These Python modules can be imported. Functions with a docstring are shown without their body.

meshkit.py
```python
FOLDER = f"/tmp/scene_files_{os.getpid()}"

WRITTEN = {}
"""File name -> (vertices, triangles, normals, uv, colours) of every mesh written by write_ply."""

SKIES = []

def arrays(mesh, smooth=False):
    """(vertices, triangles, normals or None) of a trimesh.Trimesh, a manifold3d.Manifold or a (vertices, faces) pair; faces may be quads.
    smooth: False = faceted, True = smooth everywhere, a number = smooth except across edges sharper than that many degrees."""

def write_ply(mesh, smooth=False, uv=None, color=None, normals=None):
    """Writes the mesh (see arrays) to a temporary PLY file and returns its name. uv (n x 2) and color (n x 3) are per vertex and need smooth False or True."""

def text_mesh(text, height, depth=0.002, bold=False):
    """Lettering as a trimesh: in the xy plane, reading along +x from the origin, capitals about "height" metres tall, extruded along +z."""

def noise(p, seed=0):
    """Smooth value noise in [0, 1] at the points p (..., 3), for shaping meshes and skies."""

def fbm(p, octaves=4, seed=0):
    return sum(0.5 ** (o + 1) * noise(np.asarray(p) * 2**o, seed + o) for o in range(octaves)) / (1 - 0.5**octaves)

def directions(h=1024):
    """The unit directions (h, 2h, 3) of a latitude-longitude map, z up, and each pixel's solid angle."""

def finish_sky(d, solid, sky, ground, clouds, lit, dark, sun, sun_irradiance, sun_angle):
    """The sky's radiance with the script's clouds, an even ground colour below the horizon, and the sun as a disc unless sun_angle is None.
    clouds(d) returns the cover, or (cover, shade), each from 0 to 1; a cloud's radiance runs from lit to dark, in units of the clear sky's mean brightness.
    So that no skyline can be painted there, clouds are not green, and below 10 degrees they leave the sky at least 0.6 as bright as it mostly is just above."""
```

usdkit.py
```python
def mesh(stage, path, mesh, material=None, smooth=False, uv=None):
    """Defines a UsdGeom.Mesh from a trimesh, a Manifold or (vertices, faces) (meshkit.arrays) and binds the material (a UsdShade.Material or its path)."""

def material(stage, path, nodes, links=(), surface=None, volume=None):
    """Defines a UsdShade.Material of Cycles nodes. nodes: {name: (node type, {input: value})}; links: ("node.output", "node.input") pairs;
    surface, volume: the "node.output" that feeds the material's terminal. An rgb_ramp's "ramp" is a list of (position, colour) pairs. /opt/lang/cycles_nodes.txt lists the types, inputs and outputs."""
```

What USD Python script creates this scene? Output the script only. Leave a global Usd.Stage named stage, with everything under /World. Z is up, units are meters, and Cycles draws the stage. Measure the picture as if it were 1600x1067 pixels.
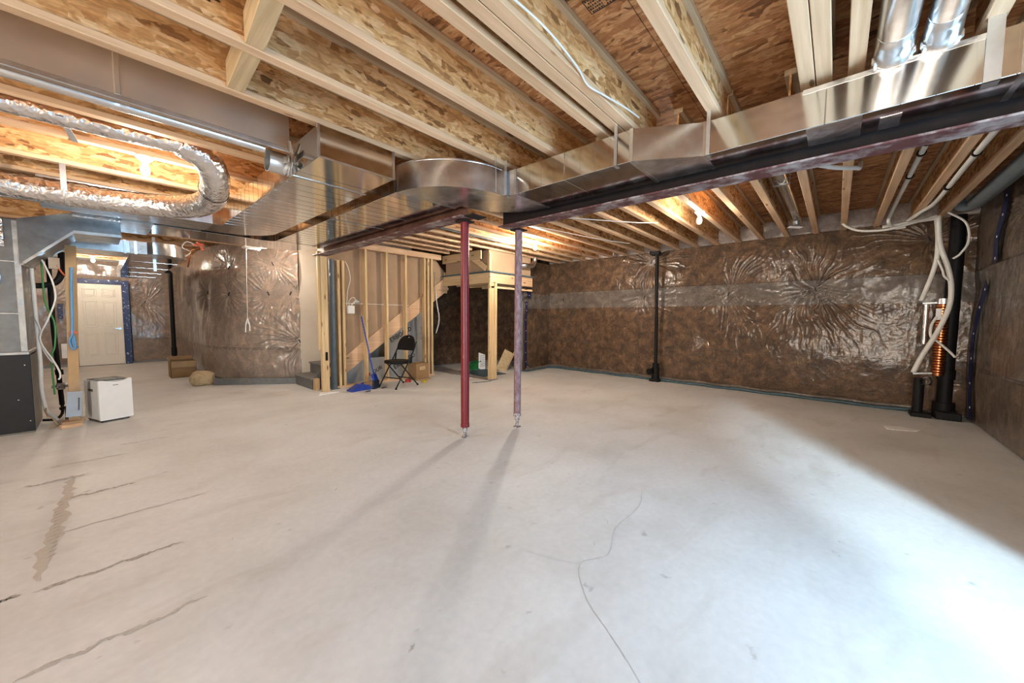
import math, random
import numpy as np, trimesh
from shapely.geometry import Polygon, Point, box as sbox
from shapely.ops import unary_union
import usdkit, meshkit
from meshkit import fbm, noise
from pxr import Usd, UsdGeom, UsdLux, UsdShade, Gf, Sdf

stage = Usd.Stage.CreateInMemory()
UsdGeom.SetStageUpAxis(stage, "Z")
UsdGeom.SetStageMetersPerUnit(stage, 1.0)
UsdGeom.Xform.Define(stage, "/World")
UsdGeom.Scope.Define(stage, "/World/Looks")
rng = random.Random(7)
nrng = np.random.default_rng(7)

# ------------------------------------------------------------------ camera, light, exposure
# x runs along the floor joists (towards the long back wall), y to the left, z up; metres
PITCH, YAW, ROLL = -0.0649, 0.72247, 0.00726
fw = np.array([math.cos(YAW) * math.cos(PITCH), math.sin(YAW) * math.cos(PITCH), math.sin(PITCH)])
rt = np.array([math.sin(YAW), -math.cos(YAW), 0.0])
upv = np.cross(rt, fw)
rt, upv = math.cos(ROLL) * rt + math.sin(ROLL) * upv, -math.sin(ROLL) * rt + math.cos(ROLL) * upv
cam = UsdGeom.Camera.Define(stage, "/World/camera")
cam.CreateHorizontalApertureAttr(36.0)
cam.CreateVerticalApertureAttr(36.0 * 1067 / 1600)
cam.CreateFocalLengthAttr(36.0 * 573.9 / 1600)
cam.CreateClippingRangeAttr(Gf.Vec2f(0.05, 200))
cam.AddTransformOp().Set(Gf.Matrix4d(*rt, 0, *upv, 0, *(-fw), 0, 0.0, 0.0, 1.25, 1))
cam.CreateExposureAttr(0.60)

def rect_light(name, pos, direction, w, h, color, power):
    """A window's daylight: a rectangle of w x h at pos shining along direction."""
    l = UsdLux.RectLight.Define(stage, "/World/" + name)
    d = np.array(direction, float); d /= np.linalg.norm(d)
    z = -d; x = np.cross([0, 0, 1.0], z); x /= np.linalg.norm(x); y = np.cross(z, x)
    l.AddTransformOp().Set(Gf.Matrix4d(*x, 0, *y, 0, *z, 0, *map(float, pos), 1))
    l.CreateWidthAttr(w); l.CreateHeightAttr(h)
    l.CreateColorAttr(Gf.Vec3f(*color)); l.CreateIntensityAttr(power)
    return l

rect_light("daylight_patio_door", (1.80, -1.74, 1.40), (0.10, 1, 0), 0.90, 1.4, (0.44, 0.72, 0.98), 22.0)
rect_light("daylight_rear_window", (-5.46, 0.1, 1.35), (1, 0, 0), 2.6, 2.0, (1.0, 0.91, 0.79), 14.0)
sun = UsdLux.DistantLight.Define(stage, "/World/low_sun")       # low hazy sun that slants in through the patio door
sun.CreateAngleAttr(7.0); sun.CreateIntensityAttr(150.0); sun.CreateColorAttr(Gf.Vec3f(0.60, 0.84, 1.0))
sd_ = np.array([1.0, 0.55, -0.36]); sd_ /= np.linalg.norm(sd_)
sx_ = np.cross([0, 0, 1.0], -sd_); sx_ /= np.linalg.norm(sx_); sy_ = np.cross(-sd_, sx_)
sun.AddTransformOp().Set(Gf.Matrix4d(*sx_, 0, *sy_, 0, *(-sd_), 0, 0, 0, 0, 1))
BULB = 1250.0          # strength of each bare bulb

# ------------------------------------------------------------------ materials
MATS = {}
def material(name, nodes, links, surface):
    MATS[name] = usdkit.material(stage, "/World/Looks/" + name, nodes, links, surface=surface)
    return MATS[name]

def plain(name, col, rough=0.5, metal=0.0, spec=0.5, coat=0.0, var=0.12, scale=14.0, bump=0.0):
    a = np.array(col) * (1 - var); b = np.minimum(np.array(col) * (1 + var), 0.95)
    n = {"g": ("geometry", {}), "n": ("noise_texture", {"scale": scale, "detail": 4.0}),
         "r": ("rgb_ramp", {"ramp": [(0.3, a), (0.7, b)]}),
         "p": ("principled_bsdf", {"roughness": rough, "metallic": metal, "specular_ior_level": spec, "coat_weight": coat, "coat_roughness": 0.1})}
    l = [("g.position", "n.vector"), ("n.fac", "r.fac"), ("r.color", "p.base_color")]
    if bump:
        n["b"] = ("bump", {"strength": bump, "distance": 0.004}); l += [("n.fac", "b.height"), ("b.normal", "p.normal")]
    return material(name, n, l, "p.BSDF")

def lumber(name, axis, dark, light, knots=True):
    sc = [22.0, 22.0, 22.0]; sc["xyz".index(axis)] = 0.9
    kc = [9.0, 9.0, 9.0]; kc["xyz".index(axis)] = 2.4
    n = {"g": ("geometry", {}), "m": ("mapping", {"scale": sc}), "n": ("noise_texture", {"scale": 1.6, "detail": 5.0, "roughness": 0.6}),
         "r": ("rgb_ramp", {"ramp": [(0.28, dark), (0.5, (np.array(dark) + light) / 2), (0.68, light)]}),
         "mk": ("mapping", {"scale": kc}), "v": ("voronoi_texture", {"scale": 1.0, "randomness": 1.0}),
         "kr": ("rgb_ramp", {"ramp": [(0.0, (1, 1, 1)), (0.09, (0.85, 0.85, 0.85)), (0.135, (0, 0, 0))]}),
         "mx": ("mix", {"color2": (0.20, 0.105, 0.05)}),
         "n2": ("noise_texture", {"scale": 1.3, "detail": 2.0}), "r2": ("rgb_ramp", {"ramp": [(0.3, (0.86, 0.84, 0.8)), (0.7, (1.06, 1.05, 1.03))]}),
         "mm": ("mix", {"mix_type": "multiply", "fac": 1.0}),
         "b": ("bump", {"strength": 0.15, "distance": 0.002}),
         "p": ("principled_bsdf", {"roughness": 0.62, "specular_ior_level": 0.3})}
    l = [("g.position", "m.vector"), ("m.vector", "n.vector"), ("n.fac", "r.fac"), ("g.position", "mk.vector"), ("mk.vector", "v.vector"),
         ("v.distance", "kr.fac"), ("r.color", "mx.color1"), ("g.position", "n2.vector"), ("n2.fac", "r2.fac"),
         ("mx.color", "mm.color1"), ("r2.color", "mm.color2"), ("mm.color", "p.base_color"), ("n.fac", "b.height"), ("b.normal", "p.normal")]
    if knots:
        l.append(("kr.color", "mx.fac"))
    else:
        n["mx"][1]["fac"] = 0.0
    return material(name, n, l, "p.BSDF")

def osb(name, cols, plane):
    """Oriented strand board: two crossed layers of stretched voronoi flakes."""
    if plane == "xz":
        s, ra, rb = (5.5, 22.0, 25.0), (0, 0.45, 0), (0, -0.9, 0)
    else:
        s, ra, rb = (27.0, 6.5, 25.0), (0, 0, 0.25), (0, 0, -0.75)
    n = {"g": ("geometry", {}),
         "w": ("noise_texture", {"scale": 7.0, "detail": 3.0}), "ws": ("vector_math", {"math_type": "scale", "scale": 0.05}), "wa": ("vector_math", {"math_type": "add"}),
         "ma": ("mapping", {"scale": s, "rotation": ra}), "mb": ("mapping", {"scale": s, "rotation": rb}),
         "va": ("voronoi_texture", {"scale": 1.0}), "vb": ("voronoi_texture", {"scale": 1.25}),
         "sa": ("separate_color", {}), "sb": ("separate_color", {}),
         "ns": ("noise_texture", {"scale": 12.0, "detail": 2.0}), "st": ("rgb_ramp", {"ramp": [(0.46, (0, 0, 0)), (0.54, (1, 1, 1))]}),
         "mx": ("mix", {}), "big": ("noise_texture", {"scale": 2.2, "detail": 3.0}), "ad": ("mix", {"fac": 0.35}),
         "r": ("rgb_ramp", {"ramp": [(0.0, cols[0]), (0.12, cols[0]), (0.3, cols[1]), (0.6, cols[2]), (0.9, cols[3])]}),
         "fm": ("mapping", {"scale": tuple(3 * x for x in s), "rotation": ra}), "fn": ("noise_texture", {"scale": 1.0, "detail": 3.0}),
         "fr": ("rgb_ramp", {"ramp": [(0.3, (0.72, 0.70, 0.66)), (0.7, (1.1, 1.1, 1.1))]}), "mu": ("mix", {"mix_type": "multiply", "fac": 1.0}),
         "b": ("bump", {"strength": 0.35, "distance": 0.003}),
         "p": ("principled_bsdf", {"roughness": 0.6, "specular_ior_level": 0.3})}
    l = [("g.position", "w.vector"), ("w.color", "ws.vector1"), ("g.position", "wa.vector1"), ("ws.vector", "wa.vector2"),
         ("wa.vector", "ma.vector"), ("wa.vector", "mb.vector"), ("ma.vector", "va.vector"), ("mb.vector", "vb.vector"),
         ("va.color", "sa.color"), ("vb.color", "sb.color"), ("g.position", "ns.vector"), ("ns.fac", "st.fac"),
         ("st.color", "mx.fac"), ("sa.r", "mx.color1"), ("sb.r", "mx.color2"), ("g.position", "big.vector"),
         ("mx.color", "ad.color1"), ("big.fac", "ad.color2"), ("ad.color", "r.fac"),
         ("wa.vector", "fm.vector"), ("fm.vector", "fn.vector"), ("fn.fac", "fr.fac"), ("r.color", "mu.color1"), ("fr.color", "mu.color2"),
         ("mu.color", "p.base_color"), ("mx.color", "b.height"), ("b.normal", "p.normal")]
    return material(name, n, l, "p.BSDF")

def metal(name, col, rough, wave=0.05, wscale=3.0, streak=(1, 1, 1), crinkle=0.0):
    """Galvanised sheet: metallic, patchy roughness, faint oil-canning; crinkle > 0 for foil."""
    n = {"g": ("geometry", {}), "m": ("mapping", {"scale": streak}), "n": ("noise_texture", {"scale": 9.0, "detail": 4.0}),
         "r": ("rgb_ramp", {"ramp": [(0.3, np.array(col) * 0.95), (0.7, np.array(col))]}),
         "q": ("map_range", {"from_min": 0.3, "from_max": 0.7, "to_min": rough * 0.92, "to_max": rough * 1.08}),
         "w": ("noise_texture", {"scale": wscale, "detail": 1.0}), "b": ("bump", {"strength": wave, "distance": 0.1}),
         "p": ("principled_bsdf", {"metallic": 1.0})}
    l = [("g.position", "m.vector"), ("m.vector", "n.vector"), ("n.fac", "r.fac"), ("r.color", "p.base_color"), ("n.fac", "q.value"), ("q.result", "p.roughness"),
         ("g.position", "w.vector"), ("w.fac", "b.height"), ("b.normal", "p.normal")]
    if crinkle:
        n["v"] = ("voronoi_texture", {"scale": 38.0, "feature": "smooth_f1", "smoothness": 0.3})
        n["b2"] = ("bump", {"strength": crinkle, "distance": 0.01})
        l += [("g.position", "v.vector"), ("v.distance", "b2.height"), ("b.normal", "b2.normal")]
        l = [x for x in l if x != ("b.normal", "p.normal")] + [("b2.normal", "p.normal")]
    return material(name, n, l, "p.BSDF")

def insulation(name, cols, film=0.1, coat=0.62, cr=0.17):
    """Brown glass-fibre batts under a clear glossy poly sheet."""
    n = {"g": ("geometry", {}), "n": ("noise_texture", {"scale": 6.0, "detail": 6.0, "roughness": 0.72, "distortion": 0.5}),
         "r": ("rgb_ramp", {"ramp": [(0.30, cols[0]), (0.47, cols[1]), (0.60, cols[2]), (0.74, cols[3])]}),
         "f": ("noise_texture", {"scale": 50.0, "detail": 3.0, "distortion": 1.0}), "fr": ("rgb_ramp", {"ramp": [(0.3, (0.7, 0.68, 0.66)), (0.7, (1.25, 1.25, 1.25))]}),
         "mu": ("mix", {"mix_type": "multiply", "fac": 1.0}), "mf": ("mix", {"fac": film, "color2": (0.5, 0.48, 0.46)}),
         "wn": ("noise_texture", {"scale": 15.0, "detail": 3.0, "distortion": 2.5}), "b": ("bump", {"strength": 0.16, "distance": 0.012}),
         "p": ("principled_bsdf", {"roughness": 0.75, "specular_ior_level": 0.2, "coat_weight": coat, "coat_roughness": cr, "coat_ior": 1.5})}
    l = [("g.position", "n.vector"), ("n.fac", "r.fac"), ("g.position", "f.vector"), ("f.fac", "fr.fac"), ("r.color", "mu.color1"), ("fr.color", "mu.color2"),
         ("mu.color", "mf.color1"), ("mf.color", "p.base_color"), ("g.position", "wn.vector"), ("wn.fac", "b.height"), ("b.normal", "p.coat_normal")]
    return material(name, n, l, "p.BSDF")

def concrete(name):
    n = {"g": ("geometry", {}), "n": ("noise_texture", {"scale": 0.9, "detail": 6.0, "roughness": 0.6}),
         "r": ("rgb_ramp", {"ramp": [(0.3, (0.57, 0.56, 0.54)), (0.5, (0.67, 0.67, 0.665)), (0.7, (0.74, 0.74, 0.74))]}),
         "f": ("noise_texture", {"scale": 26.0, "detail": 6.0}), "fr": ("rgb_ramp", {"ramp": [(0.3, (0.95, 0.95, 0.95)), (0.7, (1.03, 1.03, 1.03))]}),
         "mu": ("mix", {"mix_type": "multiply", "fac": 1.0}),
         "ms": ("mapping", {"scale": (0.7, 2.0, 1.0)}), "s": ("noise_texture", {"scale": 2.0, "detail": 5.0, "distortion": 0.8}),
         "sr": ("rgb_ramp", {"ramp": [(0.56, (0, 0, 0)), (0.78, (0.35, 0.35, 0.35))]}), "st": ("mix", {"color2": (0.40, 0.345, 0.28)}),
         "k": ("noise_texture", {"scale": 8.0, "detail": 5.0}), "kr": ("rgb_ramp", {"ramp": [(0.69, (0, 0, 0)), (0.76, (0.55, 0.55, 0.55))]}), "kt": ("mix", {"color2": (0.25, 0.24, 0.23)}),
         "b": ("bump", {"strength": 0.12, "distance": 0.004}),
         "p": ("principled_bsdf", {"roughness": 0.55, "specular_ior_level": 0.35})}
    l = [("g.position", "n.vector"), ("n.fac", "r.fac"), ("g.position", "f.vector"), ("f.fac", "fr.fac"), ("r.color", "mu.color1"), ("fr.color", "mu.color2"),
         ("g.position", "ms.vector"), ("ms.vector", "s.vector"), ("s.fac", "sr.fac"), ("sr.color", "st.fac"), ("mu.color", "st.color1"),
         ("g.position", "k.vector"), ("k.fac", "kr.fac"), ("kr.color", "kt.fac"), ("st.color", "kt.color1"), ("kt.color", "p.base_color"),
         ("f.fac", "b.height"), ("b.normal", "p.normal")]
    return material(name, n, l, "p.BSDF")

def speckled(name, base, spots, scale, lo, hi, rough=0.5, metal_=0.0, stretch=(1, 1, 1)):
    """Paint with spots of another colour (dust, wear, printed marks)."""
    n = {"g": ("geometry", {}), "m": ("mapping", {"scale": stretch}), "n": ("noise_texture", {"scale": scale, "detail": 5.0, "roughness": 0.65}),
         "r": ("rgb_ramp", {"ramp": [(lo, base), (hi, spots)]}), "p": ("principled_bsdf", {"roughness": rough, "metallic": metal_})}
    return material(name, n, [("g.position", "m.vector"), ("m.vector", "n.vector"), ("n.fac", "r.fac"), ("r.color", "p.base_color")], "p.BSDF")

concrete("concrete_floor")
plain("concrete_wall", (0.36, 0.36, 0.36), 0.8)
lumber("pine_x", "x", (0.60, 0.385, 0.23), (0.79, 0.555, 0.37))
lumber("pine_y", "y", (0.50, 0.36, 0.20), (0.70, 0.54, 0.34))
lumber("pine_z", "z", (0.54, 0.37, 0.19), (0.76, 0.58, 0.35))
lumber("flange_top", "x", (0.40, 0.29, 0.18), (0.60, 0.46, 0.32))
osb("osb_web", [(0.17, 0.075, 0.028), (0.53, 0.265, 0.10), (0.75, 0.44, 0.195), (0.88, 0.62, 0.36)], "xz")
osb("osb_subfloor", [(0.11, 0.045, 0.018), (0.39, 0.17, 0.067), (0.57, 0.285, 0.128), (0.72, 0.44, 0.23)], "xy")
metal("galvanised", (0.74, 0.74, 0.73), 0.11, 0.03, 2.0)
metal("galvanised_bright", (0.84, 0.86, 0.88), 0.24, 0.04, 2.0)
metal("galvanised_dull", (0.74, 0.76, 0.78), 0.30, 0.035, 2.0)
plain("galvanised_matte", (0.88, 0.86, 0.80), 0.26, metal=0.9, var=0.05, scale=3)
metal("galvanised_dark", (0.25, 0.28, 0.31), 0.27, 0.035, 2.0)
metal("foil_tape_dull", (0.55, 0.58, 0.60), 0.3, 0.08, 8.0, crinkle=0.12)
metal("strap_metal", (0.70, 0.74, 0.78), 0.35, 0.05)
metal("foil", (0.88, 0.88, 0.89), 0.22, 0.15, 12.0, crinkle=0.5)
metal("foil_tape", (0.86, 0.87, 0.88), 0.26, 0.08, 8.0, crinkle=0.12)
metal("chrome", (0.8, 0.8, 0.8), 0.12, 0.0)
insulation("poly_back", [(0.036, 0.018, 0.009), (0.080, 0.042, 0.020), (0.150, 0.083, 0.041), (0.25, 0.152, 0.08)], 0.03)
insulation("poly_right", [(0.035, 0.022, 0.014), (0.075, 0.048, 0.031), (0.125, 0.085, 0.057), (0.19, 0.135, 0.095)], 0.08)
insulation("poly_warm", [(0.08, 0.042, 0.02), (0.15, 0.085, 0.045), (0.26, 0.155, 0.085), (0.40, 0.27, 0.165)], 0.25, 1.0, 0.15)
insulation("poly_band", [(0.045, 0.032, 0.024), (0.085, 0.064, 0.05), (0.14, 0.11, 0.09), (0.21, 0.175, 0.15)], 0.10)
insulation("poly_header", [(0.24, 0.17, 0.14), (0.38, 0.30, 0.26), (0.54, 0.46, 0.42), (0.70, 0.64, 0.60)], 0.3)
plain("print_ink", (0.035, 0.025, 0.02), 0.5)
plain("black_plastic", (0.009, 0.009, 0.010), 0.55, spec=0.2)
plain("black_cabinet", (0.014, 0.015, 0.016), 0.45, spec=0.35)
plain("grey_cabinet_side", (0.20, 0.19, 0.165), 0.4, metal=0.4)
speckled("primer_red", (0.18, 0.012, 0.018), (0.30, 0.14, 0.14), 34.0, 0.62, 0.74, 0.38, 0.0, (1, 1, 0.3))
speckled("primer_dusty", (0.19, 0.095, 0.105), (0.33, 0.25, 0.28), 34.0, 0.40, 0.66, 0.6, 0.0, (1, 1, 0.4))
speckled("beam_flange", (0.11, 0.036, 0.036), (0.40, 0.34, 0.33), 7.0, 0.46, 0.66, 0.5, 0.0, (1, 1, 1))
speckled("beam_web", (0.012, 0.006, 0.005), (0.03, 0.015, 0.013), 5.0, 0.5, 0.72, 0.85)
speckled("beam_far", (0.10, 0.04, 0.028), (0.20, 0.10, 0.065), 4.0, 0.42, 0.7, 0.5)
speckled("steel_rust", (0.18, 0.14, 0.13), (0.55, 0.53, 0.55), 40.0, 0.45, 0.6, 0.6)
plain("grey_pipe", (0.115, 0.145, 0.165), 0.4)
plain("drywall_paper", (0.43, 0.30, 0.195), 0.85, spec=0.15, var=0.07, scale=4)
plain("drywall_white", (0.70, 0.655, 0.58), 0.85, spec=0.15, var=0.03, scale=5)
plain("door_white", (0.78, 0.73, 0.63), 0.45, var=0.02)
speckled("tape_blue", (0.012, 0.025, 0.10), (0.55, 0.60, 0.72), 24.0, 0.60, 0.64, 0.4)
plain("tape_navy", (0.010, 0.016, 0.075), 0.4)
plain("white_plastic", (0.76, 0.77, 0.78), 0.32, var=0.02)
plain("grey_plastic", (0.52, 0.54, 0.56), 0.35, var=0.03)
plain("dark_vent", (0.06, 0.055, 0.05), 0.5)
plain("white_cable", (0.72, 0.71, 0.68), 0.4, var=0.03)
plain("paper", (0.84, 0.85, 0.87), 0.8, var=0.04)
plain("cardboard", (0.33, 0.21, 0.11), 0.85, spec=0.15, var=0.08, scale=8)
plain("cardboard_light", (0.46, 0.31, 0.17), 0.85, spec=0.15, var=0.08, scale=8)
plain("bag_paper", (0.52, 0.40, 0.24), 0.85, spec=0.15, var=0.16, scale=20, bump=0.6)
plain("blue_plastic", (0.02, 0.055, 0.34), 0.35)
plain("blue_hose", (0.10, 0.27, 0.50), 0.4)
plain("navy_bristle", (0.012, 0.018, 0.045), 0.7)
plain("green_plastic", (0.015, 0.17, 0.055), 0.4)
plain("green_wire", (0.06, 0.26, 0.07), 0.45)
plain("red_plastic", (0.42, 0.02, 0.02), 0.4)
plain("yellow_tape", (0.55, 0.40, 0.03), 0.35)
plain("orange_plastic", (0.55, 0.09, 0.03), 0.45)
plain("foam_board", (0.40, 0.42, 0.44), 0.35, metal=0.25, var=0.05, scale=6)
plain("stair_tread", (0.16, 0.16, 0.155), 0.6, var=0.1)
plain("stair_riser", (0.115, 0.115, 0.115), 0.6, var=0.1)
plain("curb_grey", (0.15, 0.155, 0.155), 0.75, var=0.15)
plain("gasket_teal", (0.055, 0.105, 0.135), 0.55, var=0.2)
metal("copper", (0.62, 0.24, 0.10), 0.28, 0.0)
speckled("stain_rust", (0.50, 0.455, 0.395), (0.52, 0.50, 0.47), 40.0, 0.4, 0.6, 0.6)
speckled("stain_dark", (0.45, 0.43, 0.405), (0.52, 0.505, 0.485), 60.0, 0.46, 0.62, 0.6)
plain("crack_dark", (0.40, 0.375, 0.345), 0.7, var=0.3, scale=60)
plain("crack_faint", (0.50, 0.49, 0.48), 0.7, var=0.1, scale=60)
plain("patch_light", (0.90, 0.88, 0.84), 0.6)
def glow(k):
    """The emission of a bare bulb at k times the common strength."""
    n = "bulb_glow_%d" % round(100 * k)
    if n not in MATS: material(n, {"p": ("emission", {"color": (1.0, 0.88, 0.72), "strength": BULB * k})}, [], "p.emission")
    return n
plain("porcelain", (0.80, 0.78, 0.74), 0.3, var=0.01)
material("clear_poly", {"t": ("transparent_bsdf", {"color": (1.0, 1.0, 1.0)}), "g": ("glossy_bsdf", {"color": (0.9, 0.9, 0.9), "roughness": 0.12}),
                        "f": ("fresnel", {"IOR": 1.5}), "a": ("math", {"math_type": "add", "value2": 0.0}), "m": ("mix_closure", {})},
         [("f.fac", "a.value1"), ("a.value", "m.fac"), ("t.BSDF", "m.closure1"), ("g.BSDF", "m.closure2")], "m.closure")
MATS["mclear"] = MATS["clear_poly"]

# ------------------------------------------------------------------ prim helpers
USED = {}
def numbered(path):
    k = USED.get(path, 0); USED[path] = k + 1
    return path if k == 0 else f"{path}_{k:03d}"

class Thing:
    def __init__(self, path, loc): self.path, self.loc = path, np.array(loc, float)

def tag(prim, label=None, cat=None, group=None, kind=None):
    for k, v in (("label", label), ("category", cat), ("group", group), ("kind", kind)):
        if v: prim.SetCustomDataByKey(k, v)

def thing(name, label, cat, loc=(0, 0, 0), group=None, kind=None):
    x = UsdGeom.Xform.Define(stage, numbered("/World/" + name))
    x.AddTranslateOp().Set(Gf.Vec3d(*map(float, loc)))
    tag(x.GetPrim(), label, cat, group, kind)
    return Thing(str(x.GetPath()), loc)

def arr(m):
    return meshkit.arrays(m, False)[:2]

def part(t, name, m, mat, smooth=False, label=None, kind=None):
    v, f = arr(m)
    p = usdkit.mesh(stage, numbered(t.path + "/" + name), (v - t.loc, f), MATS[mat], smooth)
    tag(p.GetPrim(), label, None, None, kind)
    return Thing(str(p.GetPath()), t.loc)

def single(name, m, mat, label, cat, group=None, smooth=False, kind=None):
    v, f = arr(m)
    loc = np.array([*(v.min(0)[:2] + v.max(0)[:2]) / 2, v[:, 2].min()])
    p = usdkit.mesh(stage, numbered("/World/" + name), (v - loc, f), MATS[mat], smooth)
    UsdGeom.Xformable(p).AddTranslateOp().Set(Gf.Vec3d(*map(float, loc)))
    tag(p.GetPrim(), label, cat, group, kind)
    return Thing(str(p.GetPath()), loc)

def struct(name, m, mat, smooth=False):
    v, f = arr(m)
    p = usdkit.mesh(stage, numbered("/World/" + name), (v, f), MATS[mat], smooth)
    tag(p.GetPrim(), kind="structure")
    return Thing(str(p.GetPath()), (0, 0, 0))

cat_ = trimesh.util.concatenate
def bx(x0, x1, y0, y1, z0, z1, b=0.0):
    x0, x1, y0, y1, z0, z1 = min(x0, x1), max(x0, x1), min(y0, y1), max(y0, y1), min(z0, z1), max(z0, z1)
    if b <= 0:
        m = trimesh.creation.box((x1 - x0, y1 - y0, z1 - z0)); m.apply_translation(((x0 + x1) / 2, (y0 + y1) / 2, (z0 + z1) / 2)); return m
    b = min(b, (x1 - x0) / 2.01, (y1 - y0) / 2.01, (z1 - z0) / 2.01)
    pts = []
    for X, sx in ((x0, 1), (x1, -1)):
        for Y, sy in ((y0, 1), (y1, -1)):
            for Z, sz in ((z0, 1), (z1, -1)):
                pts += [(X, Y + sy * b, Z + sz * b), (X + sx * b, Y, Z + sz * b), (X + sx * b, Y + sy * b, Z)]
    return trimesh.convex.convex_hull(np.array(pts))

def frame_of(d, up=(0, 0, 1)):
    d = np.array(d, float); d /= np.linalg.norm(d)
    u = np.array(up, float)
    if abs(d @ u) > 0.98: u = np.array([1.0, 0, 0])
    s = np.cross(d, u); s /= np.linalg.norm(s)
    return d, s, np.cross(s, d)

def bar(p0, p1, w, h, up=(0, 0, 1), b=0.0):
    """A board of w (sideways) x h (along up) from p0 to p1, on its centre line."""
    p0, p1 = np.array(p0, float), np.array(p1, float)
    L = np.linalg.norm(p1 - p0); d, s, u = frame_of(p1 - p0, up)
    m = bx(-L / 2, L / 2, -w / 2, w / 2, -h / 2, h / 2, b)
    T = np.eye(4); T[:3, 0], T[:3, 1], T[:3, 2], T[:3, 3] = d, -s, u, (p0 + p1) / 2
    m.apply_transform(T); return m

def rot_z(m, a, c):
    m = m.copy(); m.apply_transform(trimesh.transformations.rotation_matrix(a, (0, 0, 1), (*c, 0))); return m

def cyl(p0, p1, r, n=20):
    return trimesh.creation.cylinder(radius=r, segment=(p0, p1), sections=n)

def smooth_path(pts, k=8):
    p = np.array(pts, float)
    if len(p) < 3: return p
    q = np.vstack([2 * p[0] - p[1], p, 2 * p[-1] - p[-2]]); out = []
    for i in range(1, len(q) - 2):
        for t in np.linspace(0, 1, k, endpoint=False):
            a, b_, c, d = q[i - 1], q[i], q[i + 1], q[i + 2]
            out.append(0.5 * (2 * b_ + (c - a) * t + (2 * a - 5 * b_ + 4 * c - d) * t * t + (3 * b_ - a - 3 * c + d) * t ** 3))
    return np.array(out + [p[-1]])

def tube(pts, r, n=12, k=8, cap=True, radii=None):
    p = smooth_path(pts, k); t = np.gradient(p, axis=0); t /= np.linalg.norm(t, axis=1, keepdims=True)
    ref = np.array([0, 0, 1.0]) if abs(t[0][2]) < 0.9 else np.array([1.0, 0, 0])
    u = np.cross(t[0], ref); u /= np.linalg.norm(u); V = []
    ang = np.arange(n) * 2 * np.pi / n
    R = np.full(len(p), r) if radii is None else np.interp(np.linspace(0, 1, len(p)), np.linspace(0, 1, len(radii)), radii)
    for i in range(len(p)):
        u = u - t[i] * (u @ t[i]); u /= np.linalg.norm(u); w = np.cross(t[i], u)
        V.append(p[i] + R[i] * (np.cos(ang)[:, None] * u + np.sin(ang)[:, None] * w))
    V = np.vstack(V); F = []
    for i in range(len(p) - 1):
        for j in range(n):
            a, b_, c, d = i * n + j, i * n + (j + 1) % n, (i + 1) * n + (j + 1) % n, (i + 1) * n + j
            F += [(a, b_, c), (a, c, d)]
    if cap:
        V = np.vstack([V, p[0], p[-1]]); m = len(V)
        F += [(m - 2, (j + 1) % n, j) for j in range(n)]
        o = (len(p) - 1) * n
        F += [(m - 1, o + j, o + (j + 1) % n) for j in range(n)]
    return trimesh.Trimesh(V, F, process=False)

def lathe(profile, c, n=24, axis="z"):
    m = trimesh.creation.revolve(np.array(profile, float), sections=n)
    if axis == "x": m.apply_transform(trimesh.transformations.rotation_matrix(np.pi / 2, (0, 1, 0)))
    if axis == "y": m.apply_transform(trimesh.transformations.rotation_matrix(-np.pi / 2, (1, 0, 0)))
    m.apply_translation(c); return m

def extrude(poly, z0, z1):
    gs = getattr(poly, "geoms", [poly])
    m = cat_([trimesh.creation.extrude_polygon(g, z1 - z0, engine="earcut") for g in gs]); m.apply_translation((0, 0, z0)); return m

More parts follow.
